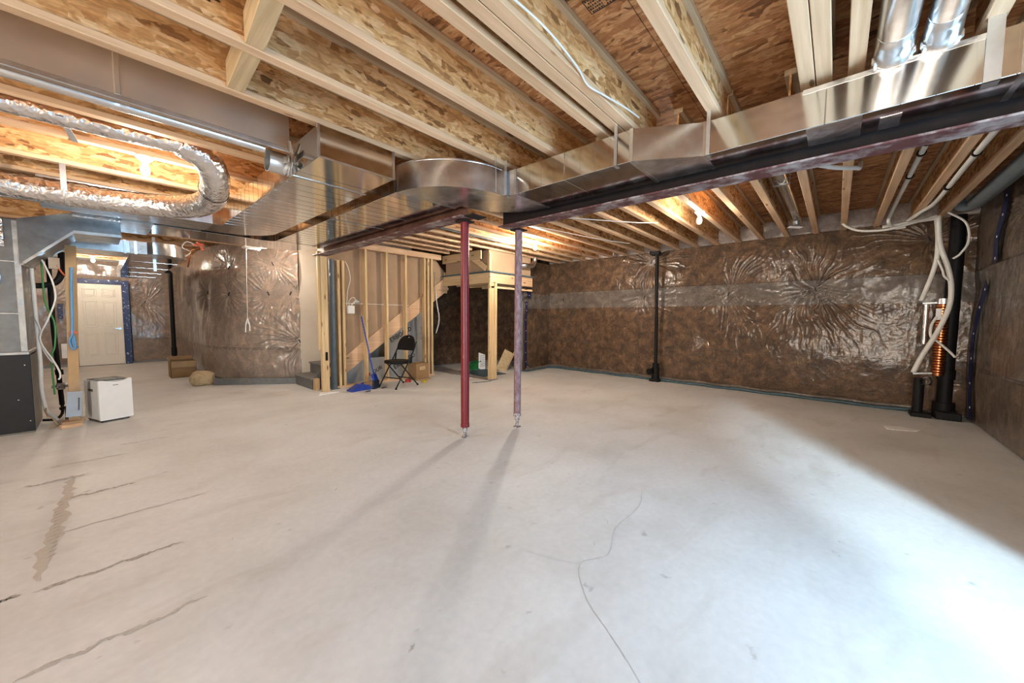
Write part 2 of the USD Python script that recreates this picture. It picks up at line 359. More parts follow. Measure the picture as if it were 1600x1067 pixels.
def extrude_dir(poly, o, ex, ey, depth):
    """Extrudes a shapely polygon drawn in the plane (o; ex, ey) by depth along ex x ey."""
    m = trimesh.creation.extrude_polygon(poly, depth, engine="earcut")
    T = np.eye(4); T[:3, 0], T[:3, 1], T[:3, 2], T[:3, 3] = ex, ey, np.cross(ex, ey), o
    m.apply_transform(T); return m

def text_on(text, height, o, ex, ey, depth=0.002, bold=False):
    m = meshkit.text_mesh(text, height, depth, bold)
    T = np.eye(4); T[:3, 0], T[:3, 1], T[:3, 2], T[:3, 3] = ex, ey, np.cross(ex, ey), o
    m.apply_transform(T); return m

def ribbon(pts, width, z, jag=0.4, k=6, seed=0, taper=True):
    """A flat irregular strip lying on the floor: a crack or a scuff."""
    r = np.random.default_rng(seed); p = smooth_path([(x, y, 0) for x, y in pts], k)[:, :2]
    t = np.gradient(p, axis=0); t /= np.linalg.norm(t, axis=1, keepdims=True); s = np.stack([-t[:, 1], t[:, 0]], 1)
    n = len(p); w = width * (1 + jag * r.uniform(-1, 1, n))
    if taper: w *= np.clip(np.minimum(np.arange(n), n - 1 - np.arange(n)) / 3.0, 0.15, 1)
    c = p + s * (width * jag * r.uniform(-1, 1, n))[:, None] * 0.6
    a, b_ = c + s * w[:, None] / 2, c - s * w[:, None] / 2
    top = np.vstack([np.c_[a, np.full(n, z)], np.c_[b_, np.full(n, z)]]); F = []
    for i in range(n - 1): F += [(i, n + i, n + i + 1), (i, n + i + 1, i + 1)]
    return (top, np.array(F))

# ------------------------------------------------------------------ setting: floor, ceiling, walls
SUB, JB = 2.872, 2.575            # underside of subfloor, underside of joists
floor = struct("floor", bx(-6.0, 8.4, -4.0, 16.0, -0.15, 0.0), "concrete_floor")
for i, (pts, w) in enumerate([
        ([(2.62, 1.02), (2.35, 0.93), (2.0, 0.93), (1.75, 0.85), (1.58, 0.92), (1.40, 0.78), (1.30, 0.62), (1.18, 0.44), (1.0, 0.25)], 0.003),
        ([(1.58, 0.92), (1.52, 1.05), (1.47, 1.22)], 0.002)]):
    part(floor, "crack", ribbon(pts, w, 0.0012, 0.6, 8, i), "crack_faint")
for i, (x0, x1, y, w, mm) in enumerate([(-0.24, 0.27, 2.655, 0.022, "crack_dark"), (-0.24, 0.28, 2.045, 0.018, "stain_dark"), (-0.19, 0.16, 3.865, 0.022, "crack_dark"),
                                        (-0.38, -0.27, 2.67, 0.018, "crack_dark"), (-0.33, 0.15, 4.75, 0.02, "stain_dark"), (-0.2, 0.5, 3.28, 0.012, "stain_rust"),
                                        (0.10, 0.46, 5.1, 0.018, "stain_dark"), (-0.4, -0.1, 4.35, 0.03, "stain_dark")]):
    n = 14; r = np.random.default_rng(40 + i); xs = np.linspace(x0, x1, n)
    part(floor, "scuff", ribbon(np.c_[xs, y + r.normal(0, 0.008, n)], w, 0.0014 + 0.0001 * i, 0.55, 3, 60 + i), mm)
part(floor, "tyre_stain", ribbon([(-0.235, 2.75), (-0.215, 3.2), (-0.195, 3.6), (-0.18, 4.0), (-0.17, 4.4)], 0.055, 0.0010, 0.4, 8, 77), "stain_rust")
for i in range(16):      # tread print: a row of small dark lugs across the left
    y = 2.98 + i * 0.055
    part(floor, "tread_mark", ribbon([(-0.222 + 0.012 * math.sin(i), y), (-0.205, y + 0.012), (-0.185, y + 0.03)], 0.015, 0.0019, 0.5, 3, 100 + i), "crack_dark")
for i in range(90):      # specks and small scuffs
    r = np.random.default_rng(300 + i); x, y = r.uniform(0.4, 6.2), r.uniform(-0.6, 5.2); a = r.uniform(0, 3.1); L = r.uniform(0.006, 0.024)
    part(floor, "speck", ribbon([(x - L * math.cos(a), y - L * math.sin(a)), (x, y), (x + L * math.cos(a), y + L * math.sin(a))], r.uniform(0.004, 0.011), 0.0018, 0.5, 3, i), "stain_dark")
part(floor, "mortar_patch", extrude(Polygon([(5.98, -0.5), (6.13, -0.48), (6.2, -0.62), (6.18, -0.79), (6.08, -0.74), (6.0, -0.6)]), 0.0, 0.006), "patch_light")

# subfloor in sheets; joints show as narrow gaps
ceiling = struct("ceiling", bx(-6.0, 8.4, -4.0, 16.0, SUB + 0.02, SUB + 0.1), "osb_subfloor")
for i, y0 in enumerate(np.arange(-4.0, 15.9, 1.22)):
    off = (i % 2) * 1.22
    for x0 in np.arange(-6.0 - off, 8.3, 2.44):
        a, b_ = max(x0, -6.0), min(x0 + 2.437, 8.4)
        if b_ - a > 0.05:
            part(ceiling, "subfloor_sheet", bx(a, b_, y0, min(y0 + 1.216, 16.0), SUB, SUB + 0.018), "osb_subfloor")

class PolyWall:
    """A wall of batts behind a gathered poly sheet: from p0 to p1 (seen side to the left of p0->p1 unless flip), pins pull the sheet in."""
    def __init__(self, p0, p1, z0, z1, pins, bulge=0.05, seed=0, fold=0.062, flip=False, wr=0.0026, via=()):
        c = np.array([p0, *via, p1], float)
        for _ in range(4 if len(via) else 0):      # rounds the corners of the path
            c = np.vstack([c[:1], *[np.array([0.75 * a + 0.25 * b, 0.25 * a + 0.75 * b]) for a, b in zip(c[:-1], c[1:])], c[-1:]])
        self.S = np.r_[0, np.cumsum(np.linalg.norm(np.diff(c, axis=0), axis=1))]; self.C = c; self.L = self.S[-1]
        T = np.gradient(c, self.S, axis=0) if len(c) > 2 else np.repeat((c[1:] - c[:1]) / self.L, 2, 0)
        T /= np.linalg.norm(T, axis=1, keepdims=True); self.N = np.stack([-T[:, 1], T[:, 0]], 1); self.flip = flip
        self.z0, self.z1, self.pins, self.bulge, self.seed, self.fold, self.wr = z0, z1, pins, bulge, seed, fold, wr
    def d(self, s, z):
        q = np.stack([s, z, np.full_like(s, self.seed * 3.7)], -1)
        out = self.bulge * (0.35 + 1.0 * fbm(q * [1.6, 1.9, 1], 3, self.seed))
        h = (z - self.z0) / (self.z1 - self.z0)
        out = out * (0.25 + 0.75 * np.clip(np.sin(np.pi * np.clip(h, 0, 1)) * 1.5, 0, 1))
        rid = 1 - np.abs(2 * fbm(q * [15, 3.2, 1] + 3.1 * fbm(q * 2.0, 2, self.seed + 5)[..., None], 2, self.seed + 9) - 1)
        out = out + self.wr * rid ** 3 * (0.4 + 1.2 * noise(q * 1.3, self.seed + 2))
        rid2 = 1 - np.abs(2 * fbm(q * [7, 9, 1] + 4 * fbm(q * 3.0, 2, self.seed + 15)[..., None], 3, self.seed + 19) - 1)
        out = out + self.wr * 0.8 * rid2 ** 4
        for i, (ps, pz, R) in enumerate(self.pins):
            dx, dz = s - ps, z - pz; r = np.hypot(dx, dz) + 1e-6; th = np.arctan2(dz, dx)
            out = out - self.bulge * 1.0 * np.exp(-(r / (0.34 * R)) ** 1.15)
            w = th + 0.25 * np.sin(3 * th + i) + 0.5 * (fbm(np.stack([dx * 3, dz * 3, dx * 0 + i], -1), 2, i) - 0.5)
            f = (1 - np.abs(np.sin(8.5 * w + i))) ** 2.2 * 0.9 + (1 - np.abs(np.sin(15.5 * w + 2 * i))) ** 2.4 * 0.6
            if R > 0.45:     # drapes hanging below the pin
                dr = (1 - np.abs(np.sin(34 * dx + 2.2 * fbm(np.stack([dx * 2, dz * 1.6, dx * 0 + i], -1), 2, i + 40) * 3))) ** 2
                out = out + 0.010 * R * dr * np.exp(-(dx / 0.22) ** 2) * np.clip(-dz / 0.2, 0, 1) * np.exp(np.minimum(dz, 0) / 0.5)
            keep = 0.25 + 0.75 * noise(np.stack([np.cos(th) * 2.5, np.sin(th) * 2.5 + 7 * i, r * 3], -1), 77 + self.seed)
            out = out + self.fold * f * keep * (r / (r + 0.05)) * np.exp(-r / (0.30 * R)) * R * np.minimum(1, r / 0.12 + 0.25)
        return np.maximum(out, -0.015)
    def P(self, s, z, off=0.0):
        d = self.d(s, z) + off
        f = lambda A: np.stack([np.interp(s, self.S, A[:, 0]), np.interp(s, self.S, A[:, 1])], -1)
        q = f(self.C) + f(self.N) * d[..., None]
        return np.concatenate([q, np.asarray(z, float)[..., None]], -1)
    def patch(self, s0, s1, z0, z1, res=0.0125, off=0.0, skirt=False):
        ns, nz = max(2, int((s1 - s0) / res) + 1), max(2, int((z1 - z0) / res) + 1)
        S, Z = np.meshgrid(np.linspace(s0, s1, ns), np.linspace(z0, z1, nz), indexing="ij")
        V = self.P(S, Z, off).reshape(-1, 3); i, j = np.meshgrid(np.arange(ns - 1), np.arange(nz - 1), indexing="ij")
        a = (i * nz + j).ravel(); q = np.stack([a, a + nz, a + nz + 1, a + 1], 1)
        if self.flip is False: q = q[:, ::-1]
        return (V, np.vstack([q[:, [0, 1, 2]], q[:, [0, 2, 3]]]))
    def line(self, s0, s1, zf, h=0.012, dash=None, seed=0):
        """Printed dashes running along the sheet at height zf(s)."""
        r = np.random.default_rng(seed); out = []; s = s0; n = 0
        while s < s1:
            e = min(s1, s + (dash[0] * r.uniform(0.7, 1.3) if dash else 0.4))
            V, F = self.patch(s, e, zf - h / 2, zf + h / 2, 0.02, 0.0025); out.append(trimesh.Trimesh(V, F, process=False))
            s = e + (dash[1] * r.uniform(0.6, 1.4) if dash else 0.0)
        return cat_(out)
    def pin(self, s, z, lean=0.25, L=0.065):
        a = self.P(np.array([s - lean * L]), np.array([z + L / 2]), 0.008)[0]; b_ = self.P(np.array([s + lean * L]), np.array([z - L / 2]), 0.008)[0]
        return bar(a, b_, 0.014, 0.01, (self.N[0][0], self.N[0][1], 0))

def poly_wall(name, pw, mat, band=None, lines=(), pins=True, res=0.0125, thick=0.12):
    w = struct(name, extrude(Polygon([*(pw.C - pw.N * 0.04), *(pw.C - pw.N * (0.04 + thick))[::-1]]), 0.0, pw.z1), "concrete_wall")
    part(w, "poly_covered_insulation", pw.patch(0, pw.L, pw.z0, pw.z1, res), mat, True, "brown insulation batts behind a gathered clear poly sheet")
    if band: part(w, "seam_band", pw.patch(0.0, pw.L, band[0], band[1], 0.02, 0.003), "poly_band", True, "greyish overlap band of the poly sheet")
    for k, (z, a, g) in enumerate(lines):
        part(w, "printed_line", pw.line(0.05, pw.L - 0.05, z, 0.008, (a, g), k), "print_ink", False, "line of print on the poly sheet")
    if pins:
        for k, (s, z, R) in enumerate(pw.pins):
            if R > 0.45: part(w, "insulation_pin", pw.pin(s, z, (-1) ** k * 0.22), "black_plastic", False, "short black pin that gathers the sheet")
    return w

# long back wall (x about 7.4-7.65), s measured from the right corner
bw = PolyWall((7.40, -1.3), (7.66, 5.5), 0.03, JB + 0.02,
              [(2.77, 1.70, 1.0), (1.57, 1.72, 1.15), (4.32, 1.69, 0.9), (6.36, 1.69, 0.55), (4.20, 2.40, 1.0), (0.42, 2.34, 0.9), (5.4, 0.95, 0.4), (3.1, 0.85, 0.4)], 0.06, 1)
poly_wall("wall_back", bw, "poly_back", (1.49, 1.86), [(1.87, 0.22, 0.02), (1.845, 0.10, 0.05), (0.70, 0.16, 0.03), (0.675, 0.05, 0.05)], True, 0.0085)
# pale header insulation above it, between joist ends
hd = PolyWall((7.43, -1.3), (7.69, 5.5), JB - 0.02, SUB - 0.005, [(k * 0.69 + 0.2, 2.72, 0.5) for k in range(10)], 0.05, 4, 0.012)
h = struct("wall_header", extrude(Polygon([(7.46, -1.3), (7.72, 5.5), (7.82, 5.5), (7.56, -1.3)]), JB, SUB), "concrete_wall")
part(h, "poly_covered_insulation", hd.patch(0, hd.L, hd.z0, hd.z1, 0.016), "poly_header", True, "pale loose insulation under poly between joist ends")
# right wall, y = -1.25
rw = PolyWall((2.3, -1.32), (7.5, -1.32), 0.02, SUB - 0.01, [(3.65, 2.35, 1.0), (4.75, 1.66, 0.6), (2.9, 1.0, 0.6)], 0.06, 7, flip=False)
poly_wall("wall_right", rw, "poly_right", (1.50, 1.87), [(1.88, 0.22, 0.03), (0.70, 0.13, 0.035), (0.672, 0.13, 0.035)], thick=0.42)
struct("wall_right_header", bx(-0.2, 2.3, -1.77, -1.32, 2.12, SUB), "concrete_wall")
struct("wall_right_rear", bx(-5.6, -0.2, -1.77, -1.32, 0, SUB), "drywall_white")
w1 = struct("window_1", cat_([bx(-0.2, 2.3, -1.76, -1.70, 0.0, 0.08), bx(-0.2, 2.3, -1.76, -1.70, 2.09, 2.12), bx(-0.2, -0.14, -1.76, -1.70, 0.08, 2.09)]), "white_plastic")
struct("wall_behind", cat_([bx(-5.6, -5.5, -1.77, -1.2, 0, SUB), bx(-5.6, -5.5, 1.4, 15.0, 0, SUB), bx(-5.6, -5.5, -1.2, 1.4, 0, 0.35), bx(-5.6, -5.5, -1.2, 1.4, 2.35, SUB)]), "drywall_white")
struct("window_2", cat_([bx(-5.52, -5.48, -1.2, -1.14, 0.35, 2.35), bx(-5.52, -5.48, 1.34, 1.4, 0.35, 2.35), bx(-5.52, -5.48, -1.14, 1.34, 0.35, 0.41), bx(-5.52, -5.48, -1.14, 1.34, 2.29, 2.35), bx(-5.56, -5.52, -1.2, 1.4, 0.35, 2.35)]), "white_plastic")
# short return wall beside the stair (y about 5.4)
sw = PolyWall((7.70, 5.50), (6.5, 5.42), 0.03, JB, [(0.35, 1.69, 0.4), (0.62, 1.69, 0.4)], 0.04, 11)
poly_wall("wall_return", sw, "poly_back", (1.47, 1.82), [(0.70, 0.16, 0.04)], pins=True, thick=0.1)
# recess under the landing and behind the stair
rc = PolyWall((7.9, 7.56), (4.95, 7.56), 0.03, SUB - 0.01, [(1.0, 1.6, 0.8)], 0.05, 13)
poly_wall("wall_recess", rc, "poly_back", None, [(0.70, 0.2, 0.02), (0.66, 0.2, 0.02)], False, 0.03)
rs = PolyWall((7.72, 5.45), (7.72, 7.6), 0.03, SUB - 0.01, [(1.0, 1.6, 0.8)], 0.05, 14)
poly_wall("wall_recess", rs, "poly_back", None, [(0.70, 0.2, 0.02)], False, 0.03)
# stair wall (white drywall) y = 7.5
struct("wall_stair", bx(2.53, 4.95, 7.5, 7.62, 0, SUB), "drywall_white")
# diagonal and side walls at the far left
dg_a, dg_b = np.array([1.40, 8.42]), np.array([2.53, 7.50])
DL = 1.457
dg = PolyWall(dg_b, (1.60, 13.66), 0.06, JB, [(DL - 0.13, 2.13, 0.9), (DL - 1.018, 2.20, 1.1), (DL - 0.10, 1.65, 0.9), (DL - 0.927, 1.66, 1.0), (DL - 1.303, 1.67, 0.8), (0.02, 0.78, 1.4), (2.3, 1.7, 0.9), (4.0, 1.8, 1.0), (5.4, 1.6, 0.8)], 0.10, 17, 0.066, via=[tuple(dg_a)])
poly_wall("wall_left", dg, "poly_warm", None, [(0.66, 0.12, 0.03), (0.635, 0.08, 0.05)], True, 0.012, 0.1)
struct("trim_1", extrude(Polygon([(2.53, 7.44), (1.40, 8.36), (1.36, 8.30), (2.49, 7.38)]), 0, 0.115), "curb_grey")
fr = PolyWall((1.62, 13.70), (0.62, 13.70), 0.06, JB, [(0.72, 1.60, 1.2)], 0.09, 29, 0.05)
poly_wall("wall_far", fr, "poly_warm", None, [(0.62, 0.10, 0.05)], True, 0.016, 0.1)
fl_ = PolyWall((-0.36, 13.70), (-2.5, 13.70), 0.06, JB, [(0.3, 1.6, 1.0)], 0.09, 31, 0.05)
poly_wall("wall_far", fl_, "poly_warm", None, [], True, 0.03, 0.1)
ov = PolyWall((0.62, 13.70), (-0.36, 13.70), 2.10, JB, [(0.5, 2.4, 0.6)], 0.05, 37, 0.015)
poly_wall("wall_far", ov, "poly_warm", None, [], False, 0.02, 0.1)
struct("wall_far_behind", bx(-5.6, 1.8, 13.86, 14.0, 0, SUB), "concrete_wall")

# ------------------------------------------------------------------ floor joists (I-joists: two flanges and an OSB web)
FW, FH = 0.068, 0.038
def i_joist(y, x0, x1, label, group, web=True, marks=None):
    t = thing("floor_joist", label, "joist", ((x0 + x1) / 2, y, JB), group)
    part(t, "bottom_flange", bx(x0, x1, y - FW / 2, y + FW / 2, JB, JB + FH, 0.003), "pine_x")
    part(t, "top_flange", bx(x0, x1, y - FW / 2, y + FW / 2, SUB - FH - 0.001, SUB - 0.001, 0.003), "flange_top")
    part(t, "web", bx(x0, x1, y - 0.006, y + 0.006, JB + FH, SUB - FH - 0.001), "osb_web")
    for (txt, hgt, x, z) in marks or ():
        part(t, "stamped_mark", text_on(txt, hgt, (x, y - 0.0072, z), (1, 0, 0), (0, 0, 1), 0.001, True), "print_ink", False, "black lettering stamped on the joist web")
ORD = ["first", "second", "third", "fourth", "fifth", "sixth", "seventh", "eighth", "ninth", "tenth", "eleventh", "twelfth", "thirteenth", "fourteenth", "fifteenth", "sixteenth", "seventeenth", "eighteenth", "nineteenth", "twentieth"]
front = [(-1.13, "hidden"), (-0.46, "I-joist right of the two foil-taped round ducts, cut by the right edge"), (-0.015, "single I-joist between the paired joists and the round ducts"),
         (0.116, "right half of the paired joists with a dark seam between them"), (0.188, "left half of the paired joists with a dark seam between them"),
         (0.66, "I-joist standing alone in front of the duct transition, top right of centre"), (1.155, "right half of the tight joist pair with the thin white cable"),
         (1.228, "left half of the tight joist pair with the thin white cable"), (1.345, "I-joist close left of the tight pair, dark gap between"),
         (1.80, "I-joist ending above the straight duct, left of the tight pair"), (2.27, "I-joist ending above the curved duct elbow"),
         (2.77, "I-joist lying along the top of the galvanised return duct panel"), (3.80, "I-joist just beyond the thin silver pipe, before the upper flexible duct"),
         (4.42, "I-joist between the glowing bulb and the upper foil flexible duct"), (5.20, "I-joist above the lower foil flexible duct"), (5.75, "I-joist in the dark bay beyond the lower flexible duct")]
MK = {2.77: [], 2.27: [("NI-", 0.05, 0.34, 2.71)], 1.80: [("IOIST", 0.034, 0.55, 2.72)]}
for y, lab in front:
    if lab == "hidden": continue
    i_joist(y, -5.4, 3.02, lab + ", upper ceiling" if len(lab.split()) < 13 else lab, None, marks=MK.get(y))
for k, y in enumerate([-0.94, -0.69, -0.36, -0.012, 0.30, 0.66, 0.995, 1.33, 1.67, 2.01, 2.35, 2.70, 3.05, 3.40, 3.75, 4.10, 4.45, 4.80, 5.15]):
    if y <= -0.94: lab = "I-joist nearest the right wall beside the big round pipe, behind the steel beam"
    else: lab = f"{ORD[k]} I-joist from the right wall, running from steel beam to back wall"
    i_joist(y, 3.05, 7.38 + 0.038 * (y + 1.3) - 0.02, lab, None)
for k, y in enumerate([5.5, 5.85, 6.2]):
    i_joist(y, 3.05, 5.0, f"short I-joist above the stair framing, {['nearest', 'middle', 'furthest'][k]} of three", None)
for k, y in enumerate([8.6, 9.4, 10.2, 11.0, 11.8, 12.6, 13.3]):
    i_joist(y, -2.4, 1.9, f"far left I-joist over the white door hall, {ORD[k]} from the duct", None)
# blocking between the second and third joists at the left
t = thing("blocking", "upper short wood block nailed between two joists, upper left", "wood block", (0.575, 2.05, JB))
part(t, "block", bar((0.585, 2.235, 2.655), (0.555, 1.835, 2.655), 0.085, 0.15, (0, 0, 1), 0.004), "pine_y")
t = thing("blocking", "lower short wood block between joist and duct panel, upper left", "wood block", (0.6, 2.52, JB))
part(t, "block", bar((0.61, 2.735, 2.655), (0.59, 2.305, 2.655), 0.085, 0.15, (0, 0, 1), 0.004), "pine_y")
# stamped grade marks on the subfloor (illegible small print inside a ruled frame)
def stamp(x, y, a, w, hgt, label):
    out = []; r = np.random.default_rng(int(100 * x)); z0, z1 = -0.0012, 0.0
    for (p, q, ww) in [((-w / 2, -hgt / 2), (w / 2, -hgt / 2), .004), ((-w / 2, hgt / 2), (w / 2, hgt / 2), .004), ((-w / 2, -hgt / 2), (-w / 2, hgt / 2), .004),
                       ((w / 2, -hgt / 2), (w / 2, hgt / 2), .004), ((0, -hgt / 2), (0, hgt / 2), .003), ((-w / 4, -hgt / 2), (-w / 4, hgt / 2), .002)]:
        out.append(bx(min(p[0], q[0]) - ww / 2, max(p[0], q[0]) + ww / 2, min(p[1], q[1]) - ww / 2, max(p[1], q[1]) + ww / 2, z0, z1))
    for row in range(5):
        yy = -hgt / 2 + hgt * (row + 0.5) / 5
        for blk in range(3):
            s = -w / 2 + w * blk / 3 + 0.01
            while s < -w / 2 + w * (blk + 1) / 3 - 0.012:
                e = s + r.uniform(0.004, 0.011); out.append(bx(s, e, yy - hgt * 0.055, yy + hgt * 0.055, z0, z1)); s = e + r.uniform(0.003, 0.006)
    m = cat_(out); m.apply_transform(trimesh.transformations.rotation_matrix(a, (0, 0, 1))); m.apply_translation((x, y, SUB - 0.0003))
    part(ceiling, "grade_stamp", m, "print_ink", False, label)
stamp(1.78, 0.93, math.pi / 2, 0.26, 0.10, "black ruled grade stamp on the subfloor sheet, larger one")
stamp(1.74, 1.55, math.pi / 2, 0.18, 0.08, "black ruled grade stamp between two joists, smaller one")

# ------------------------------------------------------------------ steel beams and posts
def steel_beam(x, y0, y1, zb, zt, hw, label, dusty=True, webmat="beam_web"):
    t = thing("steel_beam", label, "beam", (x, (y0 + y1) / 2, zb))
    part(t, "bottom_flange", bx(x - hw, x + hw, y0, y1, zb, zb + 0.013, 0.002), "beam_flange")
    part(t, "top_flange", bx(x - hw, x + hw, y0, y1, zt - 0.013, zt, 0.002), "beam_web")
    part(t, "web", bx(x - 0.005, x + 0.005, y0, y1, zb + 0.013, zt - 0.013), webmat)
    part(t, "wood_plate", bx(x - hw, x + hw, y0, y1, zt, JB - 0.001), "pine_y")
    return t
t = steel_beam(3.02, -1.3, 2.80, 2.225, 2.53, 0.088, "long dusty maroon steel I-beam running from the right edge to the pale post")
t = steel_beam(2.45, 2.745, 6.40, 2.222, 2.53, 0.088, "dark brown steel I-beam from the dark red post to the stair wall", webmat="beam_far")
part(t, "end_plate", bx(2.38, 2.56, 2.60, 2.72, 2.212, 2.222), "beam_web")
def post(x, y, top, r, mat, label, tone, zs):
    t = thing("steel_post", label, "post", (x, y, 0))
    part(t, "tube", lathe([(0, zs), (r * 0.96, zs), (r, zs + 0.01), (r, top - 0.012), (0, top - 0.012)], (x, y, 0), 28), mat, 40)
    part(t, "collar", lathe([(0, zs - 0.012), (r * 1.08, zs - 0.012), (r * 1.08, zs + 0.022), (0, zs + 0.022)], (x, y, 0), 28), tone, 40)
    part(t, "jack_screw", lathe([(0, 0.012), (0.018, 0.012), (0.018, zs - 0.012), (0, zs - 0.012)], (x, y, 0), 14), "steel_rust", 40)
    part(t, "screw_nut", lathe([(0, zs - 0.055), (0.027, zs - 0.055), (0.027, zs - 0.03), (0, zs - 0.03)], (x, y, 0), 6), "steel_rust")
    part(t, "foot_plate", bx(x - 0.03, x + 0.03, y - 0.03, y + 0.03, 0, 0.012), "steel_rust")
    part(t, "top_plate", bx(x - 0.07, x + 0.07, y - 0.07, y + 0.07, top - 0.012, top, 0.002), "beam_web")
post(2.505, 2.852, 2.212, 0.043, "primer_red", "dark red glossy steel jack post, nearer of the two", "primer_red", 0.125)
post(3.15, 2.69, 2.222, 0.040, "primer_dusty", "dusty pale mauve steel jack post right of the dark red one", "steel_rust", 0.14)
t = thing("steel_column", "blue-grey round steel column at the foot of the stair", "column", (2.685, 6.45, 0))
part(t, "tube", lathe([(0, 0.0), (0.05, 0.0), (0.05, 2.21), (0, 2.21)], (2.685, 6.45, 0), 28), "grey_pipe", 40)
part(t, "base_plate", bx(2.62, 2.76, 6.385, 6.52, 0, 0.01), "grey_pipe")
part(t, "clip", bx(2.628, 2.645, 6.40, 6.42, 1.93, 1.98, 0.003), "white_plastic", False, "small white clip")

# ------------------------------------------------------------------ sheet-metal ducts
DB, DT = 2.305, 2.515
def seam_ring(x0, x1, y0, y1, z0=DB, z1=DT, w=0.004, p=0.002):
    """Raised standing seam round a rectangular duct."""
    return cat_([bx(x0 - p, x1 + p, y0, y1, z0 - p, z0), bx(x0 - p, x0, y0, y1, z0, z1), bx(x1, x1 + p, y0, y1, z0, z1), bx(x0 - p, x1 + p, y0, y1, z1, z1 + p)])
t = thing("supply_duct", "long galvanised trunk duct with S-shaped elbow running beside the steel beam", "duct", (2.6, 2.5, DB))
ys = [-1.30, -0.55, 0.10, 0.70]
for a, b_ in zip(ys[:-1], ys[1:]):
    part(t, "straight_section", bx(2.655, 2.925, a, b_, DB, DT, 0.003), "galvanised")
part(t, "transition", extrude(Polygon([(2.655, 0.70), (2.925, 0.70), (2.925, 1.09), (2.43, 1.09)]), DB, DT), "galvanised_bright")
for a, b_ in ((1.09, 1.62), (1.62, 2.12)):
    part(t, "straight_section", bx(2.43, 2.925, a, b_, DB, DT, 0.003), "galvanised")
def arc(c, r, a0, a1, n=28): return [(c[0] + r * math.cos(a), c[1] + r * math.sin(a)) for a in np.linspace(a0, a1, n)]
e1 = Polygon([(2.43, 2.12)] + arc((2.43, 2.15), 0.52, 0, math.pi / 2) + [(2.40, 2.67), (2.40, 2.19)])
e1 = Polygon([(2.43, 2.12), (2.925, 2.12)] + arc((2.36, 2.17), 0.565, 0.0, math.pi / 2) + [(2.36, 2.22), (2.415, 2.205)])
part(t, "elbow", extrude(e1, DB, DT), "galvanised_bright", 30)
e2 = Polygon([(2.36, 2.735), (2.36, 2.215)] + arc((2.36, 2.835), 0.62, -math.pi / 2, -math.pi, 40) + [(2.36, 2.835)])
part(t, "elbow", extrude(e2, DB, DT), "galvanised_bright", 30)
rim = Polygon(arc((2.36, 2.835), 0.626, -math.pi / 2, -math.pi, 40) + arc((2.36, 2.835), 0.612, -math.pi, -math.pi / 2, 40))
part(t, "elbow_seam", cat_([extrude(rim, DB - 0.008, DB + 0.004), extrude(rim, DT - 0.004, DT + 0.006)]), "galvanised_bright", 30)
for a, b_ in ((2.835, 3.6), (3.6, 4.4), (4.4, 5.2), (5.2, 5.95)):
    part(t, "straight_section", bx(1.742, 2.36, a, b_, DB, DT, 0.003), "galvanised")
for y in list(np.arange(-1.22, 0.66, 0.115)):
    part(t, "standing_seam", seam_ring(2.655, 2.925, y, y + 0.003, p=0.0012), "galvanised")
for y in list(np.arange(1.24, 2.08, 0.12)):
    part(t, "standing_seam", seam_ring(2.43, 2.925, y, y + 0.003, p=0.0012), "galvanised")
for y in list(np.arange(2.98, 5.9, 0.145)):
    part(t, "standing_seam", seam_ring(1.742, 2.36, y, y + 0.003, p=0.0012), "galvanised")
for y, x0 in ((0.70, 2.655), (1.09, 2.43), (2.12, 2.43), (-0.55, 2.655)):
    part(t, "drive_cleat", seam_ring(x0, 2.925, y - 0.012, y + 0.012, p=0.003), "galvanised_bright")
part(t, "drive_cleat", seam_ring(1.742, 2.36, 2.83, 2.85, p=0.003), "galvanised_bright")
part(t, "drive_cleat", seam_ring(1.742, 2.36, 4.16, 4.18, p=0.003), "galvanised_bright")
for k, (y, z) in enumerate(((0.13, DB), (0.05, DB))):
    part(t, "tape_strip", bx(2.652, 2.656, -0.45, 0.20, DT - 0.022, DT + 0.002) if k == 0 else bx(2.66, 2.93, -0.05, 0.18, DB - 0.0022, DB - 0.001), "foil_tape")
part(t, "tape_strip", bx(2.76, 2.925, -0.2, -0.12, DB - 0.0025, DB - 0.001), "foil_tape")
def strap(x, y, w, name_label, z1=JB + 0.02):
    s = thing("duct_strap", name_label, "strap", (x, y, DB))
    part(s, "hanger", cat_([bx(x - 0.006, x - 0.0035, y - w / 2, y + w / 2, DB - 0.006, z1), bx(x - 0.006, x + 0.05, y - w / 2, y + w / 2, DB - 0.006, DB - 0.0035)]), "strap_metal")
    part(s, "screw", lathe([(0, 0), (0.006, 0.0), (0.004, 0.004), (0, 0.005)], (x - 0.0065, y, z1 - 0.02), 10, "x"), "chrome")
strap(2.655, -0.46, 0.05, "wide bent sheet-metal strap over the duct at the right edge")
strap(2.655, 0.675, 0.022, "narrow metal strap hanging the duct right of the transition")
strap(2.43, 1.20, 0.022, "narrow metal strap hanging the duct left of the transition")
strap(2.40, 2.20, 0.03, "metal strap at the inner corner of the S elbow")
strap(2.30, 2.222, 0.02, "metal strap on the front of the curved elbow")

